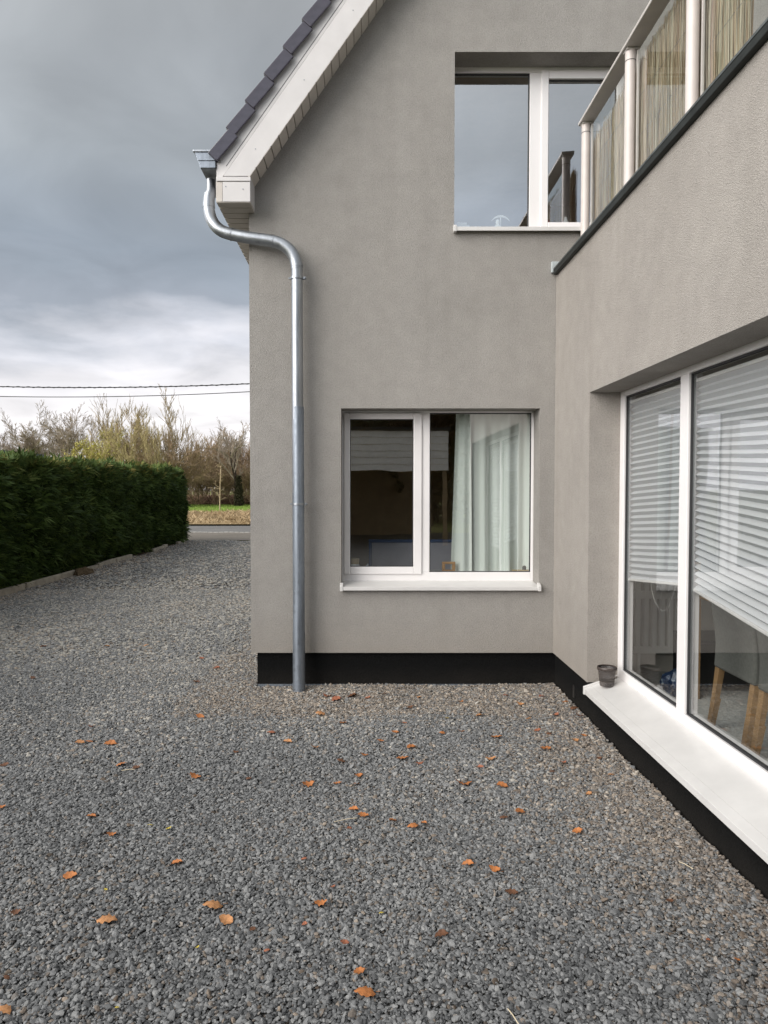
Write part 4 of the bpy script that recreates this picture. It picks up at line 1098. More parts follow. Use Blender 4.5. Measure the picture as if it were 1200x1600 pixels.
# kerb stones along the hedge foot
M_kerb = simple('mossy_concrete_kerb', (.32, .285, .225), .95, 0, .28, 7, .5, 90)
kb = None
ks = [(9.0 + k * 1.0, .985) for k in range(7)] + [(17.65, .98), (18.64, .30), (20.0, .72)]
names = ['nearest the camera', 'second', 'third']
for i, (y, L) in enumerate(ks):
    q = MB().box(-.04, .04, 0, L, -.12, .085)
    o = q.build('kerb_stone', M_kerb, None, .010)
    rk = random.Random(i); o.location = (-5.30 + rk.uniform(-.012, .012), y, rk.uniform(-.018, .012)); o.rotation_euler = (R(rk.uniform(-.5, .5)), R(rk.uniform(-2, 2)), R(rk.uniform(-.6, .6)))
    if i < 7: lab = ['first', 'second', 'third', 'fourth', 'fifth', 'sixth', 'seventh and last'][i] + ' weathered concrete kerb stone from the left in the unbroken hedge row'
    else: lab = ['single kerb stone past the gap along the far hedge', 'short broken kerb stone past the gap at the hedge', 'last pale kerb stone at the far end of the hedge'][i - 7]
    tag(o, lab, 'kerb stone', 'kerb stones along the hedge')
# small heap of soil between the kerb stones
hp = onground(115, 900); bm_ = bmesh.new(); bmesh.ops.create_icosphere(bm_, subdivisions=3, radius=.22)
for v_ in bm_.verts: v_.co = Vector((v_.co.x * .7, v_.co.y * 1.3, max(-.03, v_.co.z * .55) )) * (1 + .2 * math.sin(v_.co.x * 31) * math.cos(v_.co.y * 27))
me = bpy.data.meshes.new('soil_heap'); bm_.to_mesh(me); bm_.free(); me.materials.append(M_dirt); o = link('soil_heap', me, None, (-5.18, 13.0, 0)); tag(o, 'small brown soil heap beside the hedge kerb', 'soil heap')

# ================================================================== TREES
def prisms(segs, k=3):
    s = np.array(segs, dtype=np.float64)           # n x 8 : p0 p1 r0 r1
    p0, p1, r0, r1 = s[:, :3], s[:, 3:6], s[:, 6], s[:, 7]
    d = p1 - p0; d /= np.linalg.norm(d, axis=1, keepdims=True) + 1e-9
    ref = np.where(np.abs(d[:, 2:3]) < .9, np.array([[0, 0, 1.]]), np.array([[1., 0, 0]]))
    a_ = np.cross(d, ref); a_ /= np.linalg.norm(a_, axis=1, keepdims=True); c_ = np.cross(d, a_)
    rows = []
    for p, r in ((p0, r0), (p1, r1)):
        for j in range(k):
            w_ = 2 * math.pi * j / k
            rows.append(p + (a_ * math.cos(w_) + c_ * math.sin(w_)) * r[:, None])
    vv = np.stack(rows, 1).reshape(-1, 3); base = np.arange(len(s))[:, None] * 2 * k
    f = np.concatenate([np.concatenate([base + j, base + (j + 1) % k, base + k + (j + 1) % k, base + k + j], 1) for j in range(k)], 0)
    return vv, f
def grow(seed, h, stems, spread, fork, twig_r, levels=4, up=.25, kids=(5, 5, 4, 3), lens=(.5, .5, .5, .5), trunk_r=.12, start=.25, wob=.13):
    r = random.Random(seed); trunk, crown = [], []
    def branch(p, d, L, rad, lev):
        n_ = 5 if lev == 0 else (4 if lev < 3 else 2); pts = [p]; dd = d.copy()
        for i in range(n_):
            dd = (dd + Vector((r.gauss(0, wob if lev == 0 else .13), r.gauss(0, wob if lev == 0 else .13), r.gauss(0, .08) + up * .12)) ).normalized()
            pts.append(pts[-1] + dd * (L / n_))
        for i in range(n_):
            ra, rb = rad * (1 - .75 * i / n_), rad * (1 - .75 * (i + 1) / n_)
            (trunk if lev == 0 else crown).append((*pts[i], *pts[i + 1], max(ra, twig_r), max(rb, twig_r * .8)))
        if lev >= levels: return
        nk = kids[lev]
        for k in range(nk):
            t = start + (1 - start) * (k + r.random()) / nk if lev == 0 else .2 + .8 * (k + r.random()) / nk
            i = min(int(t * n_), n_ - 1); pp_ = pts[i].lerp(pts[i + 1], t * n_ - i)
            dk = (pts[i + 1] - pts[i]).normalized(); ax_ = dk.cross(Vector((r.gauss(0, 1), r.gauss(0, 1), r.gauss(0, 1)))).normalized()
            ang = fork * r.uniform(.6, 1.35)
            nd = (dk * math.cos(ang) + ax_ * math.sin(ang) + Vector((0, 0, up * .5))).normalized()
            branch(pp_, nd, L * lens[lev] * r.uniform(.65, 1.3) * (1.15 - .45 * t if lev == 0 else 1), max(rad * .5, twig_r), lev + 1)
    for s_ in range(stems):
        a_ = 6.283 * s_ / stems + r.uniform(-.4, .4)
        sp = spread * (r.uniform(.5, 1.3) if stems > 1 else .15)
        branch(Vector((math.cos(a_) * .15 * (stems > 1), math.sin(a_) * .15 * (stems > 1), -.05)), Vector((math.cos(a_) * sp, math.sin(a_) * sp, 1)).normalized(), h * r.uniform(.75, 1.05), trunk_r * (1 if stems < 3 else .6), 0)
    return trunk, crown
def bark_mat(name, c):
    return simple(name, c, .95, 0, .3, 2.2, spec=.1)
M_b1 = bark_mat('grey_brown_bark', (.29, .24, .185)); M_b2 = bark_mat('tan_twigs', (.34, .27, .165)); M_b3 = bark_mat('brown_twigs', (.29, .21, .135)); M_b4 = bark_mat('olive_yellow_twigs', (.33, .275, .14)); M_b5 = bark_mat('dark_bark', (.055, .042, .032))
def leaves_on(crown, n, size_, seed, mat, parent, frac=.5, tintname='tint'):
    r = np.random.default_rng(seed); s = np.array(crown); s = s[int(len(s) * frac * 0):]
    idx = r.integers(0, len(s), n); t = r.random(n)[:, None]
    p = s[idx, :3] * (1 - t) + s[idx, 3:6] * t + r.normal(0, .05, (n, 3))
    a_ = r.normal(0, 1, (n, 3)); a_ /= np.linalg.norm(a_, axis=1, keepdims=True); c_ = np.cross(a_, r.normal(0, 1, (n, 3))); c_ /= np.linalg.norm(c_, axis=1, keepdims=True)
    sz = (size_ * r.uniform(.6, 1.4, n))[:, None]
    vv = np.stack([p - a_ * sz, p + c_ * sz * .5, p + a_ * sz, p - c_ * sz * .5], 1).reshape(-1, 3)
    o = np_mesh('foliage', vv, np.arange(len(vv)).reshape(-1, 4), mat, parent, {'tint': ('POINT', np.repeat(r.random(n), 4))}); o['kind'] = 'stuff'
    return o
def leafmat(name, c0, c1):
    m, nt, b = newmat(name); ta = N(nt, 'ShaderNodeAttribute', attribute_name='tint'); r_ = ramp_node(nt, ta.outputs['Fac'], [(0, c0), (1, c1)])
    nt.links.new(r_.outputs[0], b.inputs['Base Color']); b.inputs['Roughness'].default_value = .7; b.inputs['Specular IOR Level'].default_value = .2; return m
M_yel = leafmat('yellow_green_buds', (.30, .30, .06), (.48, .44, .12)); M_ivy = leafmat('ivy', (.03, .028, .014), (.06, .055, .025)); M_ever = leafmat('evergreen', (.012, .02, .008), (.035, .045, .018))

def proto(name, segs, matT, matC, twigs=True):
    tr, cr = segs
    vt, ft = prisms(tr, 6); vc, fc_ = prisms(cr, 3)
    root = thing(name, 'x', 'tree', local=True)
    np_mesh('trunk', vt, ft, matT, root, smooth=True); np_mesh('crown', vc, fc_, matC, root)
    return root
def place(root, loc, rz, s, label, group, used):
    if root not in used: r = root; used.add(root)
    else:
        r = root.copy(); COL.objects.link(r)
        for ch in root.children:
            c_ = ch.copy(); COL.objects.link(c_); c_.parent = r
    r.location = loc; r.rotation_euler = (0, 0, rz); r.scale = (s, s, s); r['label'] = label; r['category'] = 'tree'; r['group'] = group
    return r
used = set()
TA = grow(21, 5.9, 5, .36, .48, .0115, 5, .08, (7, 6, 5, 4, 3), (.50, .55, .52, .5, .5), .13, .3, .08)
TB = grow(22, 7.0, 6, .30, .42, .013, 4, .45, (6, 5, 4, 3), (.42, .5, .5, .5), .11, .2)
TC = grow(23, 6.0, 8, .42, .5, .015, 4, .4, (6, 5, 4, 3), (.45, .5, .5, .5), .09, .12)
TD = grow(24, 8.6, 3, .16, .42, .013, 4, .55, (7, 5, 4, 3), (.36, .5, .5, .5), .12, .3)
TE = grow(25, 4.2, 9, .62, .62, .015, 4, .25, (6, 5, 4, 3), (.55, .55, .5, .5), .06, .08)
pA = proto('bare_tree', TA, M_b1, M_b1); pB = proto('coppiced_tree', TB, M_b2, M_b2); pC = proto('willow_tree', TC, M_b3, M_b3)
pD = proto('poplar_tree', TD, M_b2, M_b2); pE = proto('thicket_shrub', TE, M_b3, M_b3)
pA2 = proto('bare_tree', grow(31, 6.8, 3, .20, .50, .0115, 5, .12, (7, 6, 5, 4, 2), (.42, .52, .5, .5, .5), .14, .25, .08), M_b1, M_b1)
pC2 = proto('willow_tree', grow(33, 6.6, 7, .36, .46, .014, 4, .5, (6, 5, 4, 3), (.4, .5, .5, .5), .09, .15), M_b4, M_b4)
def tp(px, Y): return X(px, Y), Y
G1 = 'bare trees beyond the field'
T = [
 (pA, 97, 62, .3, 1.0, 'broad rounded bare grey brown tree above the hedge, widest of the left ones'),
 (pA2, 45, 70, 1.1, .92, 'slender forked bare tree left of the broad rounded one'),
 (pA2, 22, 74, 2.9, .80, 'thin bare tree beside the shed roof above the hedge'),
 (pA, -25, 70, 4.0, .9, 'bare tree at the left picture edge above the hedge'),
 (pD, 158, 66, .5, .93, 'tall narrow bare tree just right of the yellow budding bush'),
 (pD, 184, 69, 2.2, .86, 'tall narrow bare tree second right of the yellow bush'),
 (pC2, 175, 60, 1.9, .82, 'olive twigged willow behind the hedge below the narrow trees'),
 (pB, 214, 63, .9, 1.06, 'dense tan many stemmed tree over the middle of the hedge'),
 (pB, 247, 61, 2.6, 1.08, 'dense tan many stemmed tree, tallest over the hedge'),
 (pC2, 232, 57, 4.1, .80, 'low olive willow in front of the tan stemmed trees'),
 (pB, 275, 66, 5.0, .88, 'tan many stemmed tree at the hedge end'),
 (pC, 318, 70, .2, .84, 'brown rounded willow left of the staked sapling'),
 (pC, 350, 72, 1.7, .90, 'brown rounded willow right behind the staked sapling'),
 (pC, 388, 71, 3.3, .90, 'brown willow cut off by the house corner'),
 (pA2, 372, 78, .7, .92, 'tall bare tree showing over the brown willows by the house'),
 (pA2, 330, 88, 3.7, .9, 'pale distant bare tree between the willows'),
 (pE, 305, 67, .6, .85, 'low brown thicket at the end of the hedge'),
 (pE, 338, 66.5, 2.1, .70, 'low brown thicket behind the sapling'),
 (pE, 365, 67, 3.9, .80, 'low reddish thicket between sapling and ivy tree'),
 (pE, 395, 66, 5.2, .85, 'low reddish thicket touching the house corner'),
 (pE, 205, 60, 1.2, 1.0, 'low shrub tops showing just over the hedge middle'),
 (pE, 265, 59, 2.9, 1.1, 'low shrub tops showing just over the far hedge'),
 (pC, 430, 74, .9, 1.1, 'brown willow hidden behind the house corner'), (pB, 470, 72, .9, 1.05, 'tan tree hidden behind the house'),
]
for p_, px, Y_, rz, s_, lab in T:
    x_, y_ = tp(px, Y_); place(p_, (x_, y_, .1), rz, s_, lab, G1, used)
# yellow-green budding bush
yb = thing('budding_bush', 'pale yellow green budding bush rising behind the hedge', 'bush', (X(133, 48), 48, .05), local=True)
seg = grow(41, 3.6, 9, .42, .5, .010, 4, .4, (6, 5, 4, 3), (.5, .5, .5, .5), .05, .1)
vt, ft = prisms(seg[0], 4); np_mesh('stems', vt, ft, M_b4, yb); vt, ft = prisms(seg[1], 3); np_mesh('twigs', vt, ft, M_b4, yb)
leaves_on(seg[1], 9000, .06, 4, M_yel, yb)
yb2 = thing('budding_bush', 'small yellow green tuft of buds among the narrow trees', 'bush', (X(172, 58), 58, .05), local=True)
vt, ft = prisms(seg[1], 3); np_mesh('twigs', vt * 1.35, ft, M_b4, yb2); leaves_on([tuple(np.array(q) * 1.35) for q in seg[1]], 3500, .05, 9, M_yel, yb2)
# ivy-clad tree by the house corner
iv = thing('ivy_tree', 'leaning tree with dark ivy around its trunk base', 'tree', (X(373, 63), 63, .1), local=True)
seg = grow(52, 6.2, 2, .12, .5, .016, 4, .3, (7, 5, 4, 3), (.42, .5, .5, .5), .16, .35)
vt, ft = prisms(seg[0], 6); np_mesh('trunk', vt, ft, M_b5, iv); vt, ft = prisms(seg[1], 3); np_mesh('crown', vt, ft, M_b1, iv)
r = np.random.default_rng(8); n_ = 2600; zz = r.uniform(0, 2.6, n_) ** 1.0; ra = .34 * (1 - zz / 3.2) * np.sqrt(r.random(n_)) + .1; an = r.uniform(0, 6.28, n_)
fake = np.stack([ra * np.cos(an), ra * np.sin(an), zz, ra * np.cos(an), ra * np.sin(an), zz + .05, zz * 0, zz * 0], -1)
leaves_on(fake, 3000, .09, 6, M_ivy, iv)
# young sapling with stake on the verge
sp = onground(343.5, 797, .1)
sap = thing('sapling', 'slender young bare sapling standing alone in the dry grass verge', 'tree', (sp.x, sp.y, .08), local=True)
seg = grow(61, 3.5, 1, .0, 1.0, .011, 2, .1, (13, 3, 2, 2), (.17, .5, .5, .5), .05, .2, .025)
vt, ft = prisms([(*a_[:6], max(a_[6], .045), max(a_[7], .03)) for a_ in seg[0]], 6); np_mesh('trunk', vt, ft, simple('pale_sapling_bark', (.36, .28, .18), .9), sap); vt, ft = prisms(seg[1], 3); np_mesh('crown', vt, ft, M_b2, sap)
# dead grass on the verge and reddish bramble behind the field
def blades(n, x0, x1, y0, y1, z0, h, seed, lean=.6, wd=.02):
    r = np.random.default_rng(seed); x = r.uniform(x0, x1, n); y = r.uniform(y0, y1, n)
    clump = .5 + .5 * np.sin(x * 1.9 + 2 * np.sin(y * 1.1)) * np.sin(y * 1.7 + x * .6)
    hh = h * (.45 + .75 * clump) * r.uniform(.5, 1.3, n)
    a_ = r.uniform(0, 6.28, n); ln = r.normal(0, lean, (n, 2)) * hh[:, None]
    wx, wy = np.cos(a_) * wd, np.sin(a_) * wd
    z_ = np.full(n, z0)
    v0 = np.stack([x - wx, y - wy, z_], -1); v1 = np.stack([x + wx, y + wy, z_], -1)
    v2 = np.stack([x + wx * .6 + ln[:, 0] * .4, y + wy * .6 + ln[:, 1] * .4, z_ + hh * .6], -1); v3 = np.stack([x + ln[:, 0], y + ln[:, 1], z_ + hh], -1)
    vv = np.stack([v0, v1, v2, v3], 1).reshape(-1, 3); tt = np.repeat(np.clip(r.random(n) * .7 + .3 * clump, 0, 1), 4)
    return vv, np.arange(len(vv)).reshape(-1, 4), tt
M_dead = leafmat('dead_grass_blades', (.20, .135, .065), (.50, .39, .24)); M_bram = leafmat('bramble_stems', (.16, .09, .065), (.36, .24, .17)); M_gblade = leafmat('green_grass_blades', (.12, .20, .03), (.24, .32, .07))
vv, f, tt = blades(30000, -24, 6, 30.8, 46, .0, .27, 71); o = np_mesh('dead_grass', vv, f, M_dead, None, {'tint': ('POINT', tt)}); tag(o, 'straw coloured dead grass on the verge across the road', 'grass', kind='stuff')
vv, f, tt = blades(24000, -36, 8, 46.5, 71, .08, .12, 72); o = np_mesh('green_grass', vv, f, M_gblade, None, {'tint': ('POINT', tt)}); tag(o, 'fresh green grass strip between verge and trees', 'grass', kind='stuff')
vv, f, tt = blades(34000, -40, 8, 68, 82, .1, .75, 73, .7, .016); o = np_mesh('bramble_scrub', vv, f, M_bram, None, {'tint': ('POINT', tt)}); tag(o, 'reddish brown bramble scrub at the foot of the trees', 'scrub', kind='stuff')
# far wood that closes the view
fw = np.random.default_rng(77); n_ = 26000
x_ = fw.uniform(-95, 30, n_); y_ = fw.uniform(92, 118, n_); top = 3.8 + 1.5 * np.sin(x_ * .21) + 1.1 * np.sin(x_ * .57 + 1) + fw.normal(0, .5, n_)
z0 = fw.uniform(0, 1, n_) ** .8 * top; d = np.stack([fw.normal(0, .35, n_), fw.normal(0, .35, n_), np.ones(n_)], -1) * fw.uniform(.6, 1.6, n_)[:, None]
vt, ft = prisms(np.concatenate([np.stack([x_, y_, z0], -1), np.stack([x_, y_, z0], -1) + d, np.full((n_, 1), .028), np.full((n_, 1), .012)], 1), 3)
o = np_mesh('far_wood', vt, ft, M_b1, None); tag(o, 'far off bare brown wood behind the separate trees', 'wood', kind='stuff')

# garden shed beyond the hedge, only its roof tip shows
shx, shy = X(2, 30), 30.0
shx -= .1
shy = 19.5; shx = X(3, shy); pk = Z(703, shy)
shed = thing('garden_shed', 'dark roofed garden shed peeking over the hedge at left', 'shed', (shx, shy, 0))
wd = 1.3; eh = pk - .95
MB().prism([(shx - wd, shy, -.1), (shx + wd, shy, -.1), (shx + wd, shy, eh), (shx, shy, pk - .06), (shx - wd, shy, eh)], [(shx - wd, shy + 2.4, -.1), (shx + wd, shy + 2.4, -.1), (shx + wd, shy + 2.4, eh), (shx, shy + 2.4, pk - .06), (shx - wd, shy + 2.4, eh)]).build('wall', simple('shed_wood', (.16, .12, .09), .9), shed)
for s_ in (-1, 1):
    a_ = [(shx, shy - .12, pk), (shx + s_ * (wd + .15), shy - .12, eh - .10), (shx + s_ * (wd + .15), shy - .12, eh - .15), (shx, shy - .12, pk - .055)]
    MB().prism(a_, [(p[0], shy + 2.55, p[2]) for p in a_]).build('roof', simple('shed_roof', (.03, .04, .035), .8), shed)
MB().box(shx - .4, shx + .4, shy - .02, shy + .005, 0, 1.85).build('door', simple('shed_door', (.12, .09, .06), .9), shed)

# ---- overhead cables along the road, poles outside the frame
def cable(name, label, pa, pb, pc, rad, Y, mat, twist=False):
    pts3 = [at(pa[0], pa[1], Y), at(pb[0], pb[1], Y), at(pc[0], pc[1], Y)]
    xs_ = np.array([p.x for p in pts3]); zs_ = np.array([p.z for p in pts3]); k = np.polyfit(xs_, zs_, 2)
    k[0] = max(.0012, min(k[0], .0045))
    # refit slope and height through the outer two points
    A = np.array([[xs_[0], 1], [xs_[2], 1]]); rhs = np.array([zs_[0] - k[0] * xs_[0] ** 2, zs_[2] - k[0] * xs_[2] ** 2]); k[1], k[2] = np.linalg.solve(A, rhs)
    xx = np.linspace(-34, 12, 240)
    q = MB(); q.tube([(x, Y, np.polyval(k, x)) for x in xx], rad, 6)
    if twist:
        q.tube([(x, Y + .02 * math.sin(x * 16), np.polyval(k, x) + .02 * math.cos(x * 16)) for x in np.linspace(-34, 12, 1400)], rad * .7, 4)
    o = q.build(name, mat, None); tag(o, label, 'cable', 'overhead cables'); return k
M_cab = simple('black_cable', (.018, .018, .02), .7)
k1 = cable('overhead_cable', 'upper thick twisted black overhead cable crossing the sky', (0, 604), (150, 605.5), (390, 599.5), .020, 27.5, M_cab, True)
k2 = cable('overhead_cable', 'lower thinner overhead cable crossing the sky', (0, 619.5), (150, 620), (390, 612), .015, 27.5, M_cab)
for x_ in (-34, 12):
    po = thing('utility_pole', 'wooden utility pole carrying the cables ' + ('far left' if x_ < 0 else 'behind the house'), 'pole', (x_, 27.5, 0), 'utility poles')
    zt3 = max(np.polyval(k1, x_), np.polyval(k2, x_))
    q = MB(); q.tube([(x_, 27.62, -.3), (x_, 27.62, zt3 + .5)], [.14, .09], 12); q.build('shaft', M_b5, po, smooth=True)
    for k in (k1, k2): MB().box(x_ - .05, x_ + .05, 27.46, 27.62, np.polyval(k, x_) - .05, np.polyval(k, x_) + .05).build('clamp', M_zinc_old, po)

# ================================================================== BEHIND THE CAMERA (mirrored in the panes)
gy0 = -8.0
def vx(px, Y): return (px - 570) / F * (2 * (YW + .02) - Y)
def vz(py, Y): return CAM_Z + (765 - py) / F * (2 * (YW + .02) - Y)
car = thing('carport', 'carport with white horizontal board fascia, mirrored in the lower window', 'carport', (-2, gy0, 0))
cx0, cx1 = -6.0, vx(701, gy0); cz1, cz0 = vz(673, gy0), vz(736, gy0)
nb = 6; bh = (cz1 - cz0) / nb
M_fas = simple('white_fascia_board', (.80, .77, .70), .6)
for k in range(nb): MB().prism([(cx0, gy0, cz0 + k * bh + .008), (cx0, gy0 + .022, cz0 + k * bh + .008), (cx0, gy0 + .008, cz0 + (k + 1) * bh), (cx0, gy0, cz0 + (k + 1) * bh)],
                               [(cx1, gy0, cz0 + k * bh + .008), (cx1, gy0 + .022, cz0 + k * bh + .008), (cx1, gy0 + .008, cz0 + (k + 1) * bh), (cx1, gy0, cz0 + (k + 1) * bh)]).build('fascia_board', M_fas, car)
MB().box(cx0, cx1, gy0 - .05, gy0 - .001, cz0, cz1 - .01).build('fascia_backing', M_dark, car)
MB().box(cx0 - .1, cx1 + .05, gy0 - 5.5, gy0 + .08, cz1 + .002, cz1 + .08).build('roof', M_coping, car)
M_back = simple('brown_stained_boards', (.26, .185, .10), .9, 0, .3, 5)
MB().box(cx0, cx1, gy0 - 5.4, gy0 - 5.3, -.1, cz1).build('back_wall', M_back, car)
MB().box(cx0 - .05, cx0 + .05, gy0 - 5.29, gy0 - .06, -.1, cz1).build('side_wall', M_back, car)
for x_ in (cx0 + .1, -1.8, cx1 - .16): MB().box(x_, x_ + .12, gy0 - .20, gy0 - .08, -.1, cz1 - .01).build('post', M_back, car)
# trees behind the carport
pK = proto('wood_edge_tree', grow(81, 7.6, 3, .25, .5, .022, 4, .35, (8, 6, 5, 3), (.42, .52, .5, .5), .2, .12), M_b5, M_b5)
seg = grow(82, 8.0, 1, .0, .9, .02, 3, .0, (16, 5, 4, 3), (.32, .45, .5, .5), .18, .06)
pL = proto('dark_conifer', seg, M_b5, M_b5)
leaves_on(seg[1], 14000, .17, 21, M_ever, pL)
rk = random.Random(17)
for i in range(11):
    place(pL if i % 2 else pK, (-4 + i * 1.7 + rk.uniform(-.6, .6), -15.5 - rk.uniform(0, 4), 0), rk.uniform(0, 6), rk.uniform(.85, 1.05),
          'dark tree of the wood edge behind the viewer, seen only mirrored in panes', 'wood edge trees behind the viewer', used)
wb = np.random.default_rng(78); n_ = 16000
x_ = wb.uniform(-9, 26, n_); y_ = wb.uniform(-34, -22, n_); top = 7.0 + 1.3 * np.sin(x_ * .4) + wb.normal(0, .6, n_)
c0 = np.stack([x_, y_, wb.uniform(0, 1, n_) * top], -1); a_ = wb.normal(0, 1, (n_, 3)); a_ /= np.linalg.norm(a_, axis=1, keepdims=True); c_ = np.cross(a_, wb.normal(0, 1, (n_, 3))); c_ /= np.linalg.norm(c_, axis=1, keepdims=True)
sz = wb.uniform(.25, .6, n_)[:, None]
vv = np.stack([c0 - a_ * sz, c0 + c_ * sz * .5, c0 + a_ * sz, c0 - c_ * sz * .5], 1).reshape(-1, 3)
o = np_mesh('rear_wood', vv, np.arange(len(vv)).reshape(-1, 4), leafmat('rear_wood_foliage', (.06, .042, .02), (.13, .095, .045)), None, {'tint': ('POINT', np.repeat(wb.random(n_), 4))}); tag(o, 'dark wood far behind the viewer, mirrored in panes', 'wood', kind='stuff')

# ================================================================== FALLEN LEAVES
def leaf_mesh(seed, fold, curl, ragged):
    r = random.Random(seed); n_ = 11; vs_, fs = [], []
    for i in range(n_):
        t = i / (n_ - 1); y = t - .5
        wdt = .36 * math.sin(math.pi * t ** .85) ** .8 if 0 < t < 1 else .0
        for s_ in (-1, -.5, 0, .5, 1):
            wq = wdt * (1 + ragged * r.uniform(-.35, .15)) * (1 if abs(s_) == 1 else 1)
            z = fold * abs(s_) * wdt + curl * (y ** 2) * 1.6 + .05 * math.sin(i * 2.1 + s_ * 3) * abs(s_) + r.uniform(-.012, .012)
            vs_.append((s_ * wq, y, z))
    for i in range(n_ - 1):
        for k in range(4):
            a_ = i * 5 + k; fs.append((a_, a_ + 1, a_ + 6, a_ + 5))
    b0_ = len(vs_); vs_ += [(-.012, -.5, .0), (.012, -.5, .0), (.03, -.72, .05), (.01, -.72, .05)]; fs.append((b0_, b0_ + 1, b0_ + 2, b0_ + 3))
    zmin = min(v[2] for v in vs_)
    me = bpy.data.meshes.new('fallen_leaf'); me.from_pydata([(v[0], v[1], v[2] - zmin) for v in vs_], [], fs)
    me.polygons.foreach_set('use_smooth', [True] * len(me.polygons)); return me
def lmat(name, c):
    m, nt, b = newmat(name); v = mapped(nt); n = noise(nt, 5, 5, .65, v)
    r_ = ramp_node(nt, n.outputs[0], [(.3, tuple(q * .6 for q in c)), (.55, c), (.8, tuple(q * 1.2 for q in c))]); nt.links.new(r_.outputs[0], b.inputs['Base Color']); b.inputs['Roughness'].default_value = .6; return m
LM = {'o': lmat('orange_brown_leaf', (.42, .155, .045)), 't': lmat('tan_leaf', (.46, .22, .09)), 'd': lmat('dark_brown_leaf', (.13, .055, .025)), 'r': lmat('reddish_leaf', (.32, .115, .06)), 'y': lmat('yellow_leaf', (.48, .38, .06))}
LV = {}
for ck, m in LM.items():
    for s_ in range(4):
        me = leaf_mesh(s_ * 5 + 1, (.25, -.15, .5, .1)[s_], (.35, -.3, .1, .6)[s_], (.2, .5, .3, .9)[s_]); me.materials.append(m); LV[ck, s_] = me
CW = {'o': 'orange brown', 't': 'tan', 'd': 'dark brown', 'r': 'reddish', 'y': 'yellow'}
big = [  # px, py, width px, colour, label
 (570, 1549, 34, 'o', 'large orange brown leaf, nearest the bottom edge at picture centre'),
 (561, 1516, 20, 'o', 'orange leaf just above the large leaf at the bottom centre'),
 (167, 1444, 32, 't', 'large flat tan leaf in the lower left of the gravel'),
 (332, 1414, 31, 't', 'large upright tan leaf right of the lower left one'),
 (353, 1434, 25, 't', 'narrow pale tan leaf touching below the large upright leaf'),
 (110, 1372, 23, 'o', 'cupped orange leaf above the flat tan leaf at lower left'),
 (25, 1431, 16, 'd', 'brown crumpled leaf at the lower left picture edge'),
 (8, 1582, 24, 't', 'tan leaf cut by the bottom left picture corner'),
 (502, 1408, 21, 'o', 'orange leaf with torn edge below the red ring leaf'),
 (519, 1383, 11, 'r', 'small red curled ring leaf above the torn orange leaf'),
 (690, 1461, 23, 'd', 'dark rust leaf alone in the lower middle right'),
 (538, 1471, 15, 'r', 'red brown leaf above the two bottom centre leaves'),
 (799, 1391, 21, 'd', 'dark brown leaf right below the orange pair'),
 (731, 1346, 19, 'o', 'left orange leaf of the pair right of centre'),
 (773, 1354, 19, 'o', 'right orange leaf of the pair right of centre'),
 (276, 1349, 20, 'o', 'orange leaf above the large upright tan leaf'),
 (902, 1297, 17, 'o', 'rust leaf furthest right on the gravel near the annex'),
 (724, 1223, 26, 'o', 'wide orange leaf lying twisted below the lower window corner'),
 (785, 1226, 19, 'o', 'flat orange leaf right of the wide twisted one'),
 (481, 1225, 21, 'o', 'bright orange leaf straight below the downpipe foot'),
 (629, 1182, 19, 'o', 'round bright orange leaf in the middle below the window'),
 (643, 1166, 17, 'o', 'orange leaf just above the round bright leaf'),
 (853, 1170, 21, 'o', 'orange leaf close to the annex plinth'),
 (645, 1287, 18, 'o', 'right orange leaf of three in a row mid gravel'),
 (614, 1280, 14, 'o', 'left orange leaf of three in a row mid gravel'),
 (568, 1274, 18, 'o', 'folded orange leaf left of the three in a row'),
 (552, 1265, 16, 'o', 'darker leaf touching the folded orange one'),
 (813, 1264, 18, 'o', 'orange leaf above the rust leaf near the annex'),
 (788, 1272, 15, 'd', 'brown leaf beside the orange leaf near the annex'),
 (172, 1161, 19, 'o', 'orange leaf at left, right of the pair in a row'),
 (125, 1157, 15, 't', 'left leaf of the touching pair at far left'),
 (139, 1156, 14, 'o', 'right leaf of the touching pair at far left'),
 (305, 1215, 19, 'o', 'orange leaf alone left of the downpipe line'),
 (190, 1193, 16, 'o', 'orange leaf beside a pale straw at left'),
 (213, 1198, 13, 'd', 'brown leaf right of the pale straw at left'),
 (142, 1279, 16, 'o', 'orange leaf left middle, upper of two'),
 (174, 1305, 15, 'o', 'orange leaf left middle, lower of two'),
 (313, 1119, 14, 'o', 'orange leaf left of the house corner'),
 (511, 1089, 15, 'r', 'left leaf of the clump against the plinth by the downpipe'),
 (526, 1094, 17, 'r', 'middle leaf of the clump against the plinth by the downpipe'),
 (551, 1090, 18, 'd', 'right leaf of the clump against the plinth by the downpipe'),
 (501, 1114, 17, 't', 'pale orange leaf below the clump by the downpipe'),
 (533, 1187, 14, 'd', 'dark folded leaf above the bright orange leaf'),
 (776, 1152, 18, 'o', 'orange leaf below the window right end, left of the annex'),
 (767, 1187, 17, 't', 'pale crumpled leaf under the orange leaf by the annex'),
]
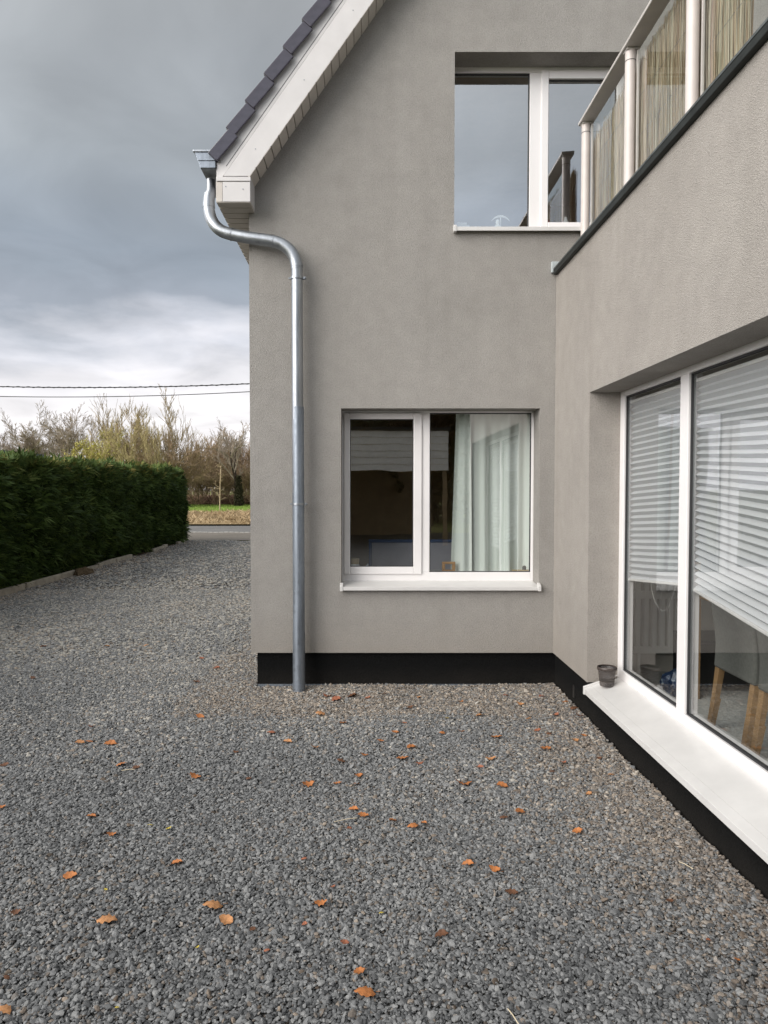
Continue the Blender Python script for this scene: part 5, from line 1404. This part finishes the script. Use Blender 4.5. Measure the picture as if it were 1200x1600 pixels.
small = [(536, 1128, 13, 'o'), (424, 1143, 13, 'r'), (449, 1158, 15, 't'), (492, 1167, 14, 't'), (552, 1149, 8, 'd'), (595, 1157, 11, 'o'), (569, 1177, 12, 'o'), (617, 1145, 12, 'o'), (632, 1132, 9, 'r'),
 (640, 1107, 13, 'd'), (656, 1190, 12, 'r'), (691, 1146, 10, 'o'), (720, 1143, 11, 'o'), (751, 1199, 11, 'r'), (560, 1208, 13, 'o'), (557, 1222, 10, 'o'), (527, 1222, 14, 'o'), (662, 1281, 11, 'o'), (546, 1295, 9, 'r'),
 (475, 1342, 10, 'r'), (476, 1440, 10, 'r'), (417, 1481, 10, 'r'), (395, 1447, 11, 'd'), (868, 1117, 13, 'r'), (897, 1111, 13, 'd'), (898, 1156, 13, 't'), (840, 1140, 12, 'r'), (813, 1100, 12, 't'), (749, 1118, 12, 't'),
 (720, 1097, 10, 'o'), (369, 1176, 11, 'd'), (389, 1219, 10, 'd'), (142, 1131, 10, 'r'), (4, 1261, 12, 'o'), (7, 1193, 14, 'd'), (306, 1063, 14, 'd'), (339, 1041, 11, 'r'), (315, 1026, 9, 'r'), (68, 1010, 10, 'o'),
 (167, 1010, 10, 't'), (52, 1059, 10, 'd'), (228, 1006, 9, 't'), (1047, 1403, 13, 'd'), (1107, 1466, 10, 'r'), (1152, 1497, 11, 'o'), (10, 1533, 12, 'd'), (920, 1240, 11, 't'), (880, 1190, 11, 'r'), (862, 1205, 10, 'd'), (905, 1122, 11, 'r'), (884, 1100, 10, 'o'), (846, 1090, 10, 'r'), (826, 1121, 9, 't'), (912, 1150, 10, 'o'), (858, 1146, 9, 'd'), (790, 1088, 9, 'r'), (600, 1086, 9, 'd'), (575, 1092, 10, 'r'), (655, 1090, 8, 't'), (935, 1183, 10, 'd'), (955, 1210, 10, 't')]
yellow = [(235, 1289, 9), (264, 1293, 10), (165, 1394, 7), (308, 1477, 8), (596, 1426, 9), (698, 1124, 8), (183, 1576, 7)]
rk = random.Random(3)
def put_leaf(px, py, wpx, col_, label, group=None, nm_='fallen_leaf'):
    p = onground(px, py, .012); sz = wpx / F * p.y * .98 * 1.05
    o = link(nm_, LV[col_, rk.randrange(4)]); z = float(gz_(np.array(p.x), np.array(p.y))) + .010
    o.location = (p.x, p.y, z); a_ = rk.choice([R(90), R(-90)]) + rk.uniform(-.6, .6); o.rotation_euler = (rk.uniform(-.25, .25), rk.uniform(-.25, .25), a_); o.scale = (sz, sz, sz)
    tag(o, label, 'leaf', group)
for px, py, wp, c_, lab in big: put_leaf(px, py, wp, c_, lab, 'fallen leaves on the gravel')
for px, py, wp, c_ in small:
    if py < 1130 and px > 400 or (px > 650 and py < 1260): reg = 'near the plinth and annex'
    elif py < 1075: reg = 'on the far drive left of the house'
    elif px < 400: reg = 'on the left half of the gravel'
    elif py < 1300: reg = 'in the middle gravel below the lower window'
    else: reg = 'in the nearest gravel'
    put_leaf(px, py, wp, c_, 'small ' + CW[c_] + ' leaf scrap ' + reg, 'small leaf scraps ' + reg)
for px, py, wp in yellow: put_leaf(px, py, wp, 'y', 'tiny yellow leaf scrap on the grey gravel', 'tiny yellow leaf scraps')
# a few pale straws
M_straw = simple('pale_straw', (.55, .47, .33), .7)
for px, py, L, a_, lab in ((200, 1203, .07, .1, 'pale straw lying between two leaves at left'), (540, 1281, .11, .25, 'pale straw lying below the folded orange leaf'), (1072, 1352, .06, 2.2, 'pale straw bit near the annex plinth'), (803, 1590, .07, 1.9, 'pale straw at the bottom picture edge')):
    p = onground(px, py, .018); q = MB(); d = Vector((math.cos(a_), math.sin(a_), .05)) * L
    q.tube([p - d / 2, p + d * .1 + Vector((0, 0, .003)), p + d / 2], .0016, 5); tag(q.build('straw', M_straw), lab, 'straw')
